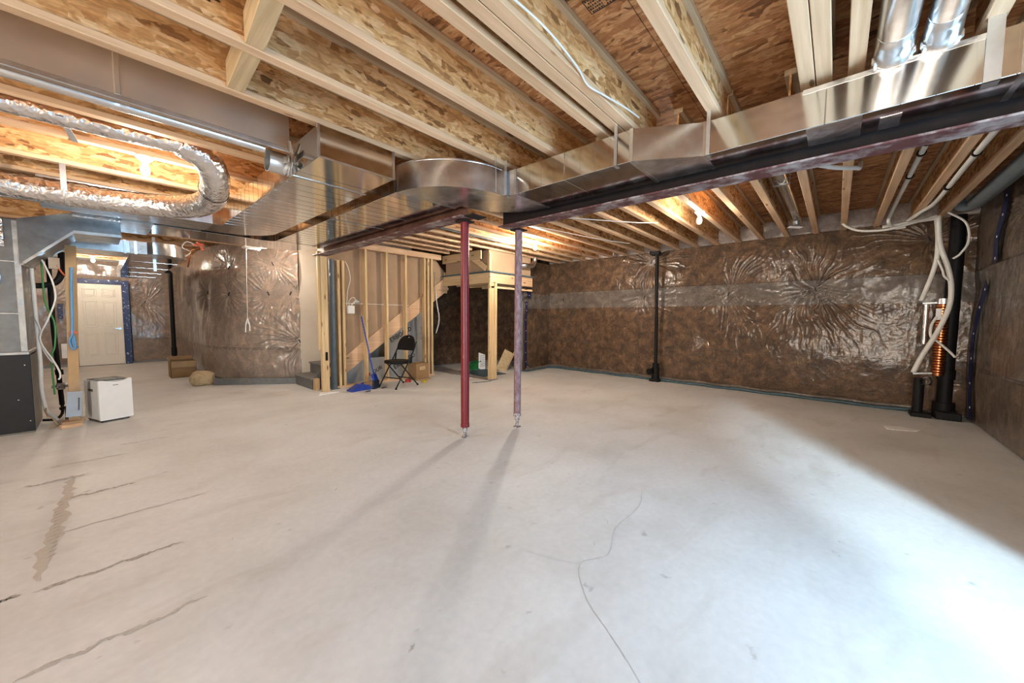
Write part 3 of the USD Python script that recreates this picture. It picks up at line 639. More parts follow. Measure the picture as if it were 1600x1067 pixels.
# the second trunk with its bevelled front box, collar and branch towards the furnace
t = thing("return_duct", "wide galvanised trunk duct with boxed end left of the curved elbow", "duct", (1.3, 4.0, DB))
part(t, "end_box", bx(1.028, 1.575, 2.62, 3.12, DB, DT, 0.003), "galvanised")
part(t, "box_edge", cat_([bx(1.02, 1.034, 2.612, 2.626, DB, DT), bx(1.568, 1.582, 2.612, 2.626, DB, DT), bx(1.03, 1.575, 2.612, 2.622, DB - 0.004, DB + 0.006)]), "galvanised_bright")
for a, b_ in ((3.12, 3.9), (3.9, 4.7), (4.7, 5.45)):
    part(t, "straight_section", bx(1.035, 1.60, a, b_, DB, DT - 0.002, 0.003), "galvanised")
for y in np.arange(3.0, 5.4, 0.145):
    part(t, "standing_seam", seam_ring(1.035, 1.60, y, y + 0.003, DB, DT - 0.002, p=0.0012), "galvanised")
part(t, "elbow", extrude(Polygon([(1.035, 5.45), (1.60, 5.45)] + arc((1.10, 5.45), 0.50, 0, math.pi / 2, 20) + [(0.95, 5.95), (0.95, 5.45)]), DB, DT - 0.003), "galvanised", 30)
part(t, "branch_section", bx(-0.3, 0.95, 5.45, 5.95, DB, DT - 0.003, 0.003), "galvanised_dull")
part(t, "tape_strip", bx(-0.15, 0.35, 5.446, 5.45, DB, DB + 0.07), "foil_tape")
part(t, "drive_cleat", seam_ring(1.028, 1.60, 3.11, 3.13, p=0.003), "galvanised_bright")
cr = []                              # star-folded flaps round the take-off on the left side
for k in range(7):
    a = k * 2 * math.pi / 7 + 0.2; r0, r1 = 0.03, 0.125
    c = np.array([1.015, 3.10, 2.41])
    cr.append(bar(c + [-0.004, r0 * math.cos(a), r0 * math.sin(a)], c + [-0.022, r1 * math.cos(a), r1 * math.sin(a)], 0.045, 0.003, (1, 0, 0)))
part(t, "folded_flap", cat_(cr), "galvanised_bright")
part(t, "takeoff_collar", lathe([(0.075, 0.0), (0.078, 0.0), (0.078, 0.12), (0.075, 0.12), (0.075, 0.0)], (0.91, 3.27, 2.42), 32, "x"), "galvanised_dull", 40)
# flat joist-panning panel with folded lip, and the thin pipe under it
t = thing("return_air_panel", "flat galvanised panel and folded lip along the upper left joist", "duct panel", (0.4, 3.14, 2.46))
part(t, "panel", bx(-2.0, 0.141, 3.132, 3.136, 2.496, SUB - 0.002), "galvanised_matte")
part(t, "panel", bx(0.143, 1.02, 3.132, 3.136, 2.498, SUB - 0.002), "galvanised_matte")
part(t, "vertical_seam", bx(0.128, 0.156, 3.122, 3.132, 2.498, SUB - 0.002, 0.004), "galvanised_matte")
part(t, "folded_lip", bx(-2.0, 1.02, 3.118, 3.14, 2.468, 2.497, 0.003), "galvanised_dull")
t = thing("thin_pipe", "thin straight silver pipe with a taped joint under the duct panel", "pipe", (0.3, 3.2, 2.46))
part(t, "tube", cyl((-2.0, 3.22, 2.478), (0.88, 3.22, 2.478), 0.031, 20), "galvanised_bright", 40)
part(t, "coupling", cyl((0.11, 3.22, 2.478), (0.19, 3.22, 2.478), 0.0335, 20), "foil_tape", 40)
# lower branch duct from the furnace side behind the second trunk
t = thing("branch_duct", "low galvanised duct running across behind the trunks at the left", "duct", (0.8, 6.4, 2.15))
part(t, "elbow", extrude(Polygon([(2.36, 5.96), (2.36, 6.0)] + [(2.36 - 0.5 + 0.5 * math.cos(a), 6.0 + 0.72 * math.sin(a)) for a in np.linspace(0, math.pi / 2, 18)] + [(1.5, 6.72), (1.5, 6.06)] + [(1.5 + 0.24 * math.sin(a), 6.06 - 0.10 * (1 - math.cos(a))) for a in np.linspace(0, math.pi / 2, 10)]), DB - 0.003, DT - 0.004), "galvanised", 30)
part(t, "straight_section", bx(0.5, 1.5, 6.06, 6.72, DB - 0.003, DT - 0.004, 0.003), "galvanised")
part(t, "straight_section", bx(-0.1, 0.5, 6.06, 6.9, DB - 0.003, DT - 0.004, 0.003), "galvanised_dull")
part(t, "drive_cleat", bx(-0.11, 0.24, 6.045, 6.06, DB - 0.03, DB + 0.03, 0.003), "foil_tape")
t = thing("hall_duct", "smaller galvanised duct with rounded elbow leading toward the white door", "duct", (0.7, 9.5, 2.1))
arcp = [(0.58 + 0.38 * math.sin(a), 7.62 - 0.40 * math.cos(a)) for a in np.linspace(0, math.pi / 2, 24)]
part(t, "elbow", extrude(Polygon([(0.36, 7.34), (0.53, 7.33)] + arcp + [(0.36, 7.62)]), 2.10, 2.27), "galvanised_bright", 30)
part(t, "straight_section", bx(-0.35, 0.36, 7.34, 7.9, 2.10, 2.27, 0.003), "galvanised_dull")
for a, b_ in ((7.62, 9.2), (9.2, 10.8), (10.8, 12.2)):
    part(t, "straight_section", bx(0.36, 0.96, a, b_, 2.10, 2.27, 0.003), "galvanised")
for y in np.arange(8.4, 12.1, 1.1):
    part(t, "standing_seam", seam_ring(0.36, 0.96, y, y + 0.01, 2.10, 2.27, p=0.001), "galvanised")
for x in (0.30, 0.40):
    part(t, "drive_cleat", bx(x, x + 0.03, 7.325, 7.335, 2.09, 2.275), "galvanised_bright")
part(t, "hanger_strap", bx(0.70, 0.74, 8.8, 8.803, 2.0, 2.575), "strap_metal")

# foil-wrapped flexible ducts, upper left
def crinkled(pts, r, n=30, k=14, seed=0, amp=0.006):
    m = tube(pts, r, n, k); v = np.array(m.vertices); c = smooth_path(pts, k)
    from scipy.spatial import cKDTree
    _, i = cKDTree(c).query(v); d = v - c[i]; L = np.linalg.norm(d, axis=1, keepdims=True); d = np.where(L > 1e-4, d / np.maximum(L, 1e-6), 0)
    w = (fbm(v * [26, 30, 30], 3, seed) - 0.5) * 2 * amp + np.abs(np.sin(i * 2.1 + 3 * noise(v * 9, seed))) * amp * 0.5
    return trimesh.Trimesh(v + d * w[:, None], m.faces, process=False)
t = thing("flexible_duct", "foil-wrapped flexible duct making a U-turn between the joists at upper left", "flexible duct", (0.4, 4.8, 2.35))
part(t, "foil_sleeve", crinkled([(-1.2, 4.12, 2.63), (-0.3, 4.11, 2.63), (0.2, 4.10, 2.63), (0.56, 4.05, 2.63)], 0.072, 26, 40, 3, 0.005), "foil", True)
part(t, "hanger_strap", bar((-0.10, 4.03, 2.60), (-0.04, 4.45, 2.57), 0.035, 0.003), "strap_metal")
part(t, "foil_sleeve", crinkled([(-1.6, 5.31, 2.36), (-0.5, 5.30, 2.345), (-0.15, 5.28, 2.34), (0.2, 5.24, 2.34), (0.50, 5.14, 2.345), (0.71, 4.95, 2.355), (0.80, 4.68, 2.38), (0.79, 4.42, 2.42), (0.76, 4.20, 2.48), (0.68, 4.08, 2.58), (0.52, 4.05, 2.64)], 0.105, 34, 16, 5, 0.008), "foil", True)
for k, (x, y) in enumerate(((-0.13, 5.28), (-0.62, 5.30))):
    part(t, "hanger_strap", cat_([tube([(x + 0.012 * k, y + 0.112 * math.cos(a), 2.342 + 0.112 * math.sin(a)) for a in np.linspace(0.2, 2 * math.pi - 0.2, 16)], 0.006, 6, 2), bx(x - 0.018, x + 0.018, y - 0.115, y - 0.112, 2.342, 2.575)]), "strap_metal")
part(t, "tie_wire", tube([(0.79 + 0.115 * math.cos(a), 4.42, 2.42 + 0.115 * math.sin(a)) for a in np.linspace(0, 2 * math.pi, 20)], 0.003, 6, 2), "black_plastic")

# round ducts with foil tape, upper right
for k, (y, r, lab) in enumerate(((-0.145, 0.068, "left one of two round galvanised ducts taped onto the trunk, upper right"), (-0.30, 0.060, "right one of two round galvanised ducts taped onto the trunk, upper right"))):
    t = thing("round_duct", lab, "duct", (1.5, y, 2.55))
    zc = DT + 0.085
    part(t, "pipe", cyl((-1.5, y, zc), (2.60, y, zc), r, 40), "galvanised_bright", 40)
    m = tube([(2.50, y, zc), (2.57, y, zc - 0.01), (2.64, y, zc - 0.04), (2.70, y, DT + 0.075)], r, 30, 6, True, [r * 1.0, r * 1.03, r * 1.06, r * 1.12])
    part(t, "boot", m, "foil_tape", True)
    part(t, "tape_collar", bx(2.62, 2.86, y - r * 1.12, y + r * 1.12, DT, DT + 0.05, 0.01), "foil_tape")
# round duct among the rear joists and big dark pipe along the right wall
t = thing("round_duct", "single round galvanised duct between rear joists behind the beam", "duct", (5.2, 0.49, 2.6))
part(t, "pipe", cyl((3.2, 0.48, 2.66), (6.35, 0.48, 2.66), 0.06, 32), "galvanised", 40)
part(t, "elbow", tube([(6.3, 0.48, 2.66), (6.4, 0.48, 2.64), (6.45, 0.48, 2.56)], 0.055, 24, 6), "galvanised_bright", True)
part(t, "hanger_band", bx(4.6, 4.63, 0.41, 0.55, 2.59, 2.60), "strap_metal"); part(t, "hanger_band", cat_([bx(4.6, 4.63, 0.412, 0.415, 2.59, SUB), bx(4.6, 4.63, 0.545, 0.548, 2.59, SUB)]), "strap_metal")
part(t, "tape_flap", bar((6.36, 0.56, 2.52), (6.42, 0.42, 2.50), 0.10, 0.004), "paper")
t = thing("drain_pipe", "big dark grey round pipe running along the top of the right wall", "pipe", (5.0, -1.12, 2.5))
part(t, "pipe", cyl((3.2, -1.10, 2.56), (6.5, -1.10, 2.56), 0.07, 28), "grey_pipe", 40)
part(t, "elbow", tube([(6.48, -1.10, 2.56), (6.62, -1.09, 2.56), (6.7, -1.02, 2.58), (6.72, -0.98, 2.7)], 0.055, 20, 6), "grey_pipe", True)

# ------------------------------------------------------------------ furnace and its plenum, left
t = thing("furnace", "black-based furnace cabinet under a foil-taped metal plenum at the left edge", "furnace", (-0.9, 6.8, 0))
FX0, FX1, FY0, FY1 = -1.15, -0.465, 6.33, 7.15
part(t, "cabinet", bx(FX0, FX1 - 0.004, FY0 + 0.004, FY1, 0.0, 0.835, 0.004), "grey_cabinet_side")
part(t, "front_panel", bx(FX0 + 0.01, FX1 - 0.001, FY0 - 0.012, FY0 + 0.004, 0.02, 0.83, 0.004), "black_cabinet", False, "black front panel")
for x, z in ((-0.56, 0.36), (-0.495, 0.13), (-0.505, 0.72)):
    part(t, "screw", lathe([(0, 0), (0.006, 0), (0.004, 0.004), (0, 0.005)], (x, FY0 - 0.0165, z), 10, "y"), "chrome")
part(t, "plenum", bx(FX0, FX1 - 0.02, FY0 + 0.01, FY1, 0.835, 2.22, 0.003), "galvanised_dark")
part(t, "tape_band", bx(FX0, FX1 - 0.004, FY0 - 0.006, FY1, 0.815, 0.86, 0.004), "foil_tape_dull")
part(t, "tape_corner", cat_([bx(FX1 - 0.055, FX1 - 0.014, FY0 - 0.001, FY0 + 0.012, 0.86, 2.2), bx(FX1 - 0.022, FX1 - 0.015, FY0, FY0 + 0.05, 0.86, 2.2)]), "foil_tape_dull")
for z in (1.25, 1.78):
    part(t, "panel_seam", bx(FX0, FX1 - 0.02, FY0 + 0.004, FY0 + 0.011, z, z + 0.012, 0.002), "galvanised_dull")
part(t, "round_takeoff", lathe([(0.0, 0.0), (0.115, 0.0), (0.115, 0.02), (0.09, 0.03), (0.09, 0.05), (0, 0.05)], (-0.72, FY0 - 0.04, 1.62), 30, "y"), "foil", 40)
part(t, "foil_patch", bx(-1.0, -0.57, FY0 - 0.006, FY0 + 0.01, 1.93, 2.21, 0.004), "foil")
# sloped offset from the plenum to the branch duct
off = Polygon([(-0.485, 1.77), (-0.455, 1.765), (-0.115, 2.14), (0.245, 2.15), (0.245, 2.30), (-0.10, 2.36), (-0.485, 2.22)])
part(t, "offset_transition", extrude_dir(off, (0, 6.98, 0), (1, 0, 0), (0, 0, 1), 0.68), "galvanised_dark")
part(t, "transition_rim", cat_([bar((-0.46, 6.295, 1.775), (-0.112, 6.295, 2.148), 0.012, 0.022, (0, 0, 1)), bar((-0.115, 6.295, 2.15), (0.25, 6.295, 2.158), 0.014, 0.03), bar((-0.47, 6.30, 1.765), (-0.43, 6.9, 1.765), 0.02, 0.02)]), "foil_tape_dull")

# pipes, wires and hoses beside the furnace
t = thing("gas_pipe", "dark vertical gas pipe with valves beside the furnace", "pipe", (-0.33, 6.95, 0))
part(t, "pipe", tube([(-0.335, 7.04, 2.0), (-0.335, 7.04, 1.2), (-0.32, 7.04, 0.55), (-0.31, 7.04, 0.15)], 0.022, 12, 4), "black_plastic", True)
part(t, "valve", cat_([cyl((-0.31, 7.04, 0.34), (-0.31, 7.04, 0.42), 0.036, 14), bar((-0.38, 7.02, 0.38), (-0.25, 7.02, 0.38), 0.02, 0.03)]), "steel_rust")
part(t, "union", cyl((-0.313, 7.04, 0.52), (-0.316, 7.04, 0.58), 0.033, 14), "black_plastic", 40)
part(t, "drip_leg", tube([(-0.31, 7.04, 0.15), (-0.31, 6.95, 0.06), (-0.35, 6.75, 0.035), (-0.44, 6.7, 0.05)], 0.014, 10, 6), "black_plastic", True)
t = thing("condensate_pump_tap", "small black valve standing on the floor beside the furnace", "valve", (-0.26, 7.0, 0))
part(t, "stem", cyl((-0.27, 6.75, 0.0), (-0.27, 6.75, 0.16), 0.012, 12), "black_plastic", 40)
part(t, "handle", cat_([bar((-0.32, 6.75, 0.15), (-0.235, 6.75, 0.165), 0.022, 0.03), bar((-0.238, 6.75, 0.12), (-0.238, 6.75, 0.20), 0.02, 0.02)]), "black_plastic")
single("refrigerant_line", tube([(-0.43, 6.55, 1.745), (-0.425, 6.55, 1.2), (-0.415, 6.5, 0.75), (-0.42, 6.5, 0.45), (-0.40, 6.5, 0.2), (-0.37, 6.55, 0.12), (-0.33, 6.6, 0.05)], 0.017, 12, 8), "white_cable", "thick off-white vertical line down the side of the furnace", "pipe", None, True)
single("drain_hose", tube([(-0.22, 6.7, 1.96), (-0.225, 6.68, 1.75), (-0.27, 6.66, 1.62), (-0.36, 6.64, 1.57), (-0.43, 6.62, 1.56)], 0.03, 14, 10), "black_plastic", "black hose curving from the post top back to the furnace", "hose", None, True)
single("loose_wire", tube([(-0.355, 6.5, 1.84), (-0.335, 6.5, 1.78), (-0.29, 6.5, 1.6), (-0.28, 6.5, 1.42), (-0.34, 6.5, 1.2), (-0.40, 6.5, 1.03), (-0.395, 6.5, 0.92), (-0.33, 6.5, 0.75), (-0.29, 6.5, 0.62), (-0.285, 6.5, 0.55), (-0.30, 6.5, 0.52)], 0.008, 8, 10), "white_cable", "white wire looping loosely in front of the gas pipe", "wire", None, True)
single("loose_wire", tube([(-0.43, 6.52, 1.22), (-0.40, 6.52, 1.08), (-0.41, 6.52, 0.95), (-0.37, 6.52, 0.80), (-0.33, 6.52, 0.71)], 0.007, 8, 10), "white_cable", "shorter white wire crossing the looping one at the furnace corner", "wire", None, True)
single("ground_wire", tube([(-0.36, 6.55, 1.82), (-0.355, 6.55, 1.4), (-0.30, 6.55, 1.15), (-0.31, 6.55, 0.9), (-0.34, 6.55, 0.75), (-0.335, 6.55, 0.35)], 0.008, 8, 8), "green_wire", "thin green wire hanging beside the gas pipe", "wire", None, True)
single("floor_wire", tube([(-0.40, 6.5, 0.25), (-0.395, 6.45, 0.15), (-0.35, 6.4, 0.10), (-0.33, 6.4, 0.03), (-0.38, 6.42, 0.008), (-0.28, 6.55, 0.008), (-0.2, 6.62, 0.008)], 0.006, 8, 8), "cardboard", "thin brown wire trailing on the floor by the furnace", "wire", None, True)
t = thing("support_post", "slender wood post standing left of the white door with hose strapped on", "post", (-0.19, 6.57, 0))
part(t, "stud", bar((-0.205, 6.57, 0.01), (-0.148, 6.57, 2.03), 0.085, 0.04, (0, 1, 0), 0.003), "cardboard_light")
part(t, "sill_block", bx(-0.30, -0.13, 6.50, 6.66, 0, 0.03, 0.003), "pine_x")
t = thing("electrical_box", "grey metal junction box high on the left near the wood post", "electrical box", (-0.28, 6.62, 1.78))
part(t, "box", bx(-0.315, -0.235, 6.60, 6.66, 1.76, 1.88, 0.004), "galvanised_dull")
part(t, "cover", bx(-0.318, -0.232, 6.592, 6.60, 1.757, 1.883, 0.003), "galvanised")
part(t, "conduit", tube([(-0.275, 6.63, 1.90), (-0.25, 6.63, 1.94), (-0.20, 6.63, 1.98)], 0.01, 10, 6), "strap_metal", True)
part(t, "whip", tube([(-0.26, 6.60, 1.80), (-0.21, 6.60, 1.70), (-0.19, 6.60, 1.72), (-0.165, 6.58, 1.95)], 0.009, 10, 8), "orange_plastic", True)
t = thing("blue_hose", "blue hose hanging down the wood post", "hose", (-0.16, 6.5, 0.85))
part(t, "hose", tube([(-0.15, 6.515, 1.78), (-0.162, 6.51, 1.5), (-0.17, 6.51, 1.2), (-0.178, 6.51, 1.0), (-0.17, 6.51, 0.90), (-0.145, 6.50, 0.875)], 0.013, 12, 8), "blue_hose", True)
part(t, "loop", tube([(-0.178, 6.50, 1.02), (-0.20, 6.495, 0.95), (-0.185, 6.495, 0.86), (-0.16, 6.495, 0.88), (-0.165, 6.495, 1.0)], 0.010, 12, 8), "blue_hose", True)
part(t, "strap", bx(-0.20, -0.14, 6.505, 6.52, 1.03, 1.06), "orange_plastic")
single("tape_strip", bx(-0.56, -0.49, 13.58, 13.66, 1.15, 1.50, 0.002), "tape_blue", "short strip of blue printed tape on the far wall left of the white door", "tape")
single("hanging_sheet", bx(-0.55, -0.40, 13.56, 13.70, 0.22, 0.56, 0.003), "paper", "pale sheet hung low on the far wall behind the wood post", "sheet")

# dehumidifier
a = math.atan2(6.395 - 6.30, 0.255 + 0.03)
def dh(m): 
    m = m.copy(); m.apply_transform(trimesh.transformations.rotation_matrix(a, (0, 0, 1))); m.apply_translation((-0.018, 6.31, 0)); return m
t = thing("dehumidifier", "white portable dehumidifier with dark top grille standing on the floor", "dehumidifier", (0.1, 6.45, 0))
W, D = 0.285, 0.33
prof = [(0, 0.025), (W, 0.025), (W, 0.50)] + [(W - W * s, 0.50 - 0.03 * math.sin(math.pi * min(1, s * 1.15)) ** 1.2 - 0.012 * s) for s in np.linspace(0.05, 1, 16)]
part(t, "front_panel", dh(extrude_dir(Polygon(prof).buffer(-0.012).buffer(0.012), (0, 0.0, 0), (1, 0, 0), (0, 0, 1), 0.03)), "white_plastic", 30)
part(t, "body", dh(bx(0.003, W - 0.003, 0.0, D, 0.025, 0.485, 0.012)), "grey_plastic")
part(t, "top_grille", dh(cat_([bx(0.02, W - 0.02, 0.02 + k * 0.03, 0.034 + k * 0.03, 0.48, 0.492) for k in range(10)])), "dark_vent", False, "dark slatted top grille")
part(t, "control_strip", dh(bx(0.02, W - 0.02, 0.0, 0.05, 0.482, 0.489)), "dark_vent")
part(t, "name_mark", dh(bx(W * 0.42, W * 0.58, -0.0315, -0.030, 0.425, 0.432)), "dark_vent", False, "small grey name mark")
part(t, "side_handle", dh(bx(-0.002, 0.004, 0.12, 0.22, 0.36, 0.385)), "dark_vent")
for x in (0.03, W - 0.03):
    for y in (0.02, D - 0.03):
        part(t, "caster", dh(lathe([(0, -0.008), (0.0125, -0.008), (0.0125, 0.008), (0, 0.008)], (x, y, 0.0125), 14, "x")), "black_plastic", 40)
part(t, "base_skirt", dh(bx(0.015, W - 0.015, 0.005, D - 0.01, 0.013, 0.028)), "dark_vent")
# paper leaflet in a clear bag hung on its side, and the wood offcut below
m = extrude_dir(Polygon([(0, 0.10), (0.10, 0.07), (0.125, 0.09), (0.125, 0.46), (0.09, 0.46), (0.0, 0.36)]), (-0.165, 6.42, 0.0), (math.cos(1.2), -math.sin(1.2) * 0 + 0.0, 0), (0, 0, 1), 0.004)
t = thing("manual_bag", "white instruction leaflet in a clear bag leaning on the dehumidifier side", "leaflet bag", (-0.15, 6.4, 0.08))
part(t, "leaflet", bar((-0.205, 6.40, 0.10), (-0.185, 6.42, 0.38), 0.12, 0.006, (0.3, -1, 0.1)), "paper")
part(t, "clear_bag", extrude_dir(Polygon([(0, 0.085), (0.115, 0.06), (0.15, 0.09), (0.15, 0.50), (0.11, 0.53), (0.075, 0.50), (0.0, 0.38)]), (-0.265, 6.392, 0.0), (0.97, 0.25, 0), (0, 0, 1), 0.012), "clear_poly")
part(t, "print", bar((-0.165, 6.39, 0.17), (-0.158, 6.40, 0.31), 0.008, 0.003, (0.3, -1, 0.1)), "dark_vent")
single("wood_offcut", rot_z(bx(-0.30, -0.14, 6.28, 6.36, 0.03, 0.065, 0.003), 0.25, (-0.2, 6.3)).apply_translation((0, 0.02, -0.03)), "pine_x", "short wood offcut on the floor below the leaflet bag", "wood block")

# ------------------------------------------------------------------ white door in the far wall
t = struct("door_1", bx(-0.29, 0.475, 13.585, 13.625, 0.012, 1.995, 0.003), "door_white")
def recess_panel(x0, x1, z0, z1):
    return cat_([bx(x0, x1, 13.578, 13.586, z0, z0 + 0.02, 0.003), bx(x0, x1, 13.578, 13.586, z1 - 0.02, z1, 0.003), bx(x0, x0 + 0.02, 13.578, 13.586, z0, z1, 0.003), bx(x1 - 0.02, x1, 13.578, 13.586, z0, z1, 0.003), bx(x0 + 0.04, x1 - 0.04, 13.577, 13.586, z0 + 0.04, z1 - 0.04, 0.006)])
for x0, x1 in ((-0.18, 0.05), (0.135, 0.365)):
    for z0, z1 in ((1.68, 1.88), (0.95, 1.58), (0.24, 0.80)):
        part(t, "door_panel", recess_panel(x0, x1, z0, z1), "door_white")
part(t, "door_handle", cat_([bar((0.30, 13.55, 0.90), (0.415, 13.55, 0.905), 0.018, 0.022), cyl((0.41, 13.59, 0.905), (0.41, 13.545, 0.905), 0.014, 12)]), "chrome", False, "silver lever handle")
part(t, "rosette", lathe([(0, 0), (0.03, 0), (0.03, 0.008), (0, 0.008)], (0.41, 13.578, 0.905), 20, "y"), "chrome", 40)
t = struct("trim_2", cat_([bx(-0.36, 0.60, 13.57, 13.60, 2.0, 2.11), bx(-0.36, -0.295, 13.57, 13.60, 0.0, 2.0)]), "tape_blue")
part(t, "tape_strip", bx(0.48, 0.60, 13.565, 13.60, 0.0, 2.0), "tape_blue", False, "navy printed tape down the right door jamb")
struct("trim_3", bx(-0.36, 0.60, 13.55, 13.60, 0.0, 0.012), "curb_grey")
t = thing("drain_stack", "black vertical plumbing stack in the far left corner", "pipe", (1.32, 12.8, 0))
part(t, "pipe", cyl((1.32, 12.8, 0.0), (1.32, 12.8, 2.26), 0.045, 20), "black_plastic", 40)
part(t, "coupling", cyl((1.32, 12.8, 0.22), (1.32, 12.8, 0.42), 0.058, 20), "black_plastic", 40)
part(t, "top_elbow", tube([(1.32, 12.8, 2.24), (1.31, 12.8, 2.33), (1.2, 12.8, 2.36), (0.7, 12.8, 2.38)], 0.045, 16, 6), "black_plastic", True)
# box and crumpled bag in front of the bulging wall
t = thing("cardboard_box", "open brown cardboard box on the floor before the bulging far wall", "box", (1.16, 9.95, 0))
part(t, "carton", cat_([bx(0.95, 1.34, 9.85, 9.856, 0, 0.33), bx(0.95, 0.956, 9.85, 10.2, 0, 0.33), bx(1.334, 1.34, 9.85, 10.2, 0, 0.33), bx(0.95, 1.34, 10.194, 10.2, 0, 0.33), bx(0.95, 1.34, 9.85, 10.2, 0, 0.006)]), "cardboard")
part(t, "flap", bar((0.955, 10.03, 0.332), (0.93, 10.03, 0.38), 0.33, 0.005, (1, 0, 0.4)), "cardboard_light")
part(t, "flap", bar((1.145, 10.2, 0.332), (1.145, 10.27, 0.40), 0.37, 0.005, (0, 1, 0)), "cardboard")
part(t, "flap", bar((1.145, 9.852, 0.325), (1.145, 9.835, 0.20), 0.38, 0.005, (0, 1, 0)), "cardboard_light")
s = trimesh.creation.icosphere(4, 1.0); v = np.array(s.vertices)
v = v * (1 + 0.42 * (fbm(v * 2.1, 3, 5)[:, None] - 0.5) + 0.10 * (1 - np.abs(2 * fbm(v * 5, 2, 8)[:, None] - 1)))
v = np.sign(v) * np.abs(v) ** 0.72 * np.array([0.165, 0.15, 0.135]); v[:, 2] = np.maximum(v[:, 2], -0.11) + 0.11
single("paper_bag", trimesh.Trimesh(v + np.array([1.24, 8.53, 0]), s.faces, process=False), "bag_paper", "crumpled tan paper bag on the floor at the bulging corner", "bag", None, True)

# ------------------------------------------------------------------ stair, stair framing
t = thing("staircase", "grey-painted wooden stair rising behind the stud wall", "stairs", (2.4, 7.0, 0))
rise, run = 0.200, 0.245
for k in range(9):
    x = 2.40 + k * run; z = rise * (k + 1)
    part(t, "riser", bx(x, x + 0.018, 6.655, 7.40, rise * k, z - 0.03), "stair_riser")
    part(t, "tread", bx(x - 0.025, x + run + 0.01, 6.64 if k > 0 else 6.60, 7.40, z - 0.03, z, 0.006), "stair_tread")
ang = math.atan2(rise, run)
p0, p1 = np.array([2.68, 6.585, 0.20]), np.array([5.22, 6.585, 1.98])
d = (p1 - p0) / np.linalg.norm(p1 - p0)
part(t, "stringer", bar(p0, p1, 0.038, 0.262, (0, 0, 1), 0.003), "pine_x", False, "long pale diagonal stringer board")
part(t, "side_skirt", extrude_dir(Polygon([(2.40, 0.0), (2.72, 0.0), (2.72, 0.46), (2.40, 0.2)]), (0, 6.62, 0), (1, 0, 0), (0, 0, 1), 0.02), "stair_riser")
part(t, "bottom_end_block", bx(2.40, 2.47, 6.50, 6.60, 0.0, 0.20, 0.003), "cardboard_light")
gy = Polygon([(2.56, 0.12), (2.56, 2.52), (4.93, 2.52), (5.20, 2.25), (5.20, 1.98)])
t = struct("wall_stair_side", extrude_dir(gy, (0, 6.62, 0), (1, 0, 0), (0, 0, 1), 0.013), "drywall_paper")
part(t, "panel_joint", bx(2.57, 4.30, 6.600, 6.606, 1.478, 1.492), "drywall_white", False, "pale horizontal joint")
def stud(x, top, label, w=0.038, y=6.43, dd=0.10, z0=0.04):
    s = single("wall_stud", bx(x - w / 2, x + w / 2, y, y + dd, z0, top, 0.003), "pine_z", label, "stud")
    return s
stud(2.795, 2.21, "first slim stud beside the blue-grey column, left of a double pair", 0.04)
stud(2.875, 2.21, "second slim stud beside the blue-grey column, holding the white box", 0.04)
for x, lab in ((3.285, "stud with the blue broom handle leaning near it"), (3.70, "stud crossing the middle of the diagonal stringer"), (4.115, "stud right behind the folding chair back")):
    stud(x, 2.465, lab, 0.042)
stud(4.56, 2.465, "left stud of the three at the stair framing's right end", 0.04)
stud(4.645, 2.465, "middle stud of the three at the stair framing's right end", 0.05)
stud(4.735, 2.465, "right stud of the three at the stair framing's right end", 0.05)
single("corner_post", cat_([bx(2.44, 2.50, 6.28, 6.36, 0, 2.295, 0.003), bx(2.405, 2.44, 6.30, 6.36, 0.7, 2.295, 0.003), bx(2.50, 2.545, 6.28, 6.36, 0, 2.295, 0.003)]), "pine_z", "thick built-up wood corner post at the foot of the stair", "post")
single("threshold_chip", extrude(Polygon([(2.28, 6.05), (2.62, 6.12), (2.60, 6.24), (2.36, 6.22)]), 0.0, 0.012), "patch_light", "flat pale mortar patch at the foot of the corner post", "mortar patch")
single("warning_tag", bx(2.485, 2.52, 6.272, 6.28, 0.52, 0.66), "black_plastic", "small black tag fixed low on the wood corner post", "tag")
single("bottom_plate", bx(2.70, 4.80, 6.43, 6.53, 0.0, 0.04, 0.003), "pine_x", "long wood bottom plate under the stair studs", "plate")
single("top_plate", bx(2.74, 4.98, 6.43, 6.53, 2.465, 2.573, 0.003), "pine_x", "long wood top plate above the stair studs", "plate")
single("landing_stub", bx(5.19, 5.25, 6.57, 6.61, 1.78, 2.24, 0.003), "pine_z", "short wood stub at the top end of the diagonal stringer", "stud")
t = thing("switch_box", "white electrical box with curled wires on the second stair stud", "electrical box", (2.98, 6.42, 1.3))
part(t, "box", bx(2.93, 3.05, 6.40, 6.46, 1.30, 1.44, 0.006), "white_plastic")
part(t, "cover", bx(2.936, 3.044, 6.394, 6.40, 1.306, 1.434, 0.003), "porcelain")
part(t, "wire", tube([(2.96, 6.42, 1.44), (2.95, 6.40, 1.52), (3.0, 6.38, 1.58), (3.05, 6.38, 1.56), (3.04, 6.39, 1.49), (2.98, 6.40, 1.47)], 0.006, 8, 8), "white_cable", True)
part(t, "wire", tube([(2.92, 6.43, 1.44), (2.94, 6.42, 1.7), (2.99, 6.42, 1.9), (2.96, 6.43, 2.1), (2.91, 6.43, 2.2)], 0.006, 8, 8), "white_cable", True)
part(t, "wire", tube([(3.0, 6.42, 1.44), (3.03, 6.40, 1.5), (3.08, 6.38, 1.55)], 0.006, 8, 6), "white_cable", True)
s = trimesh.creation.icosphere(2, 0.035); v = np.array(s.vertices) * (1 + 0.5 * (noise(np.array(s.vertices) * 40, 2)[:, None] - 0.5))
single("foam_blob", trimesh.Trimesh(v * [1.2, 0.6, 0.8] + [3.19, 6.586, 1.52], s.faces, process=False), "porcelain", "white blob of sealant on the pale drywall joint", "sealant", None, True)
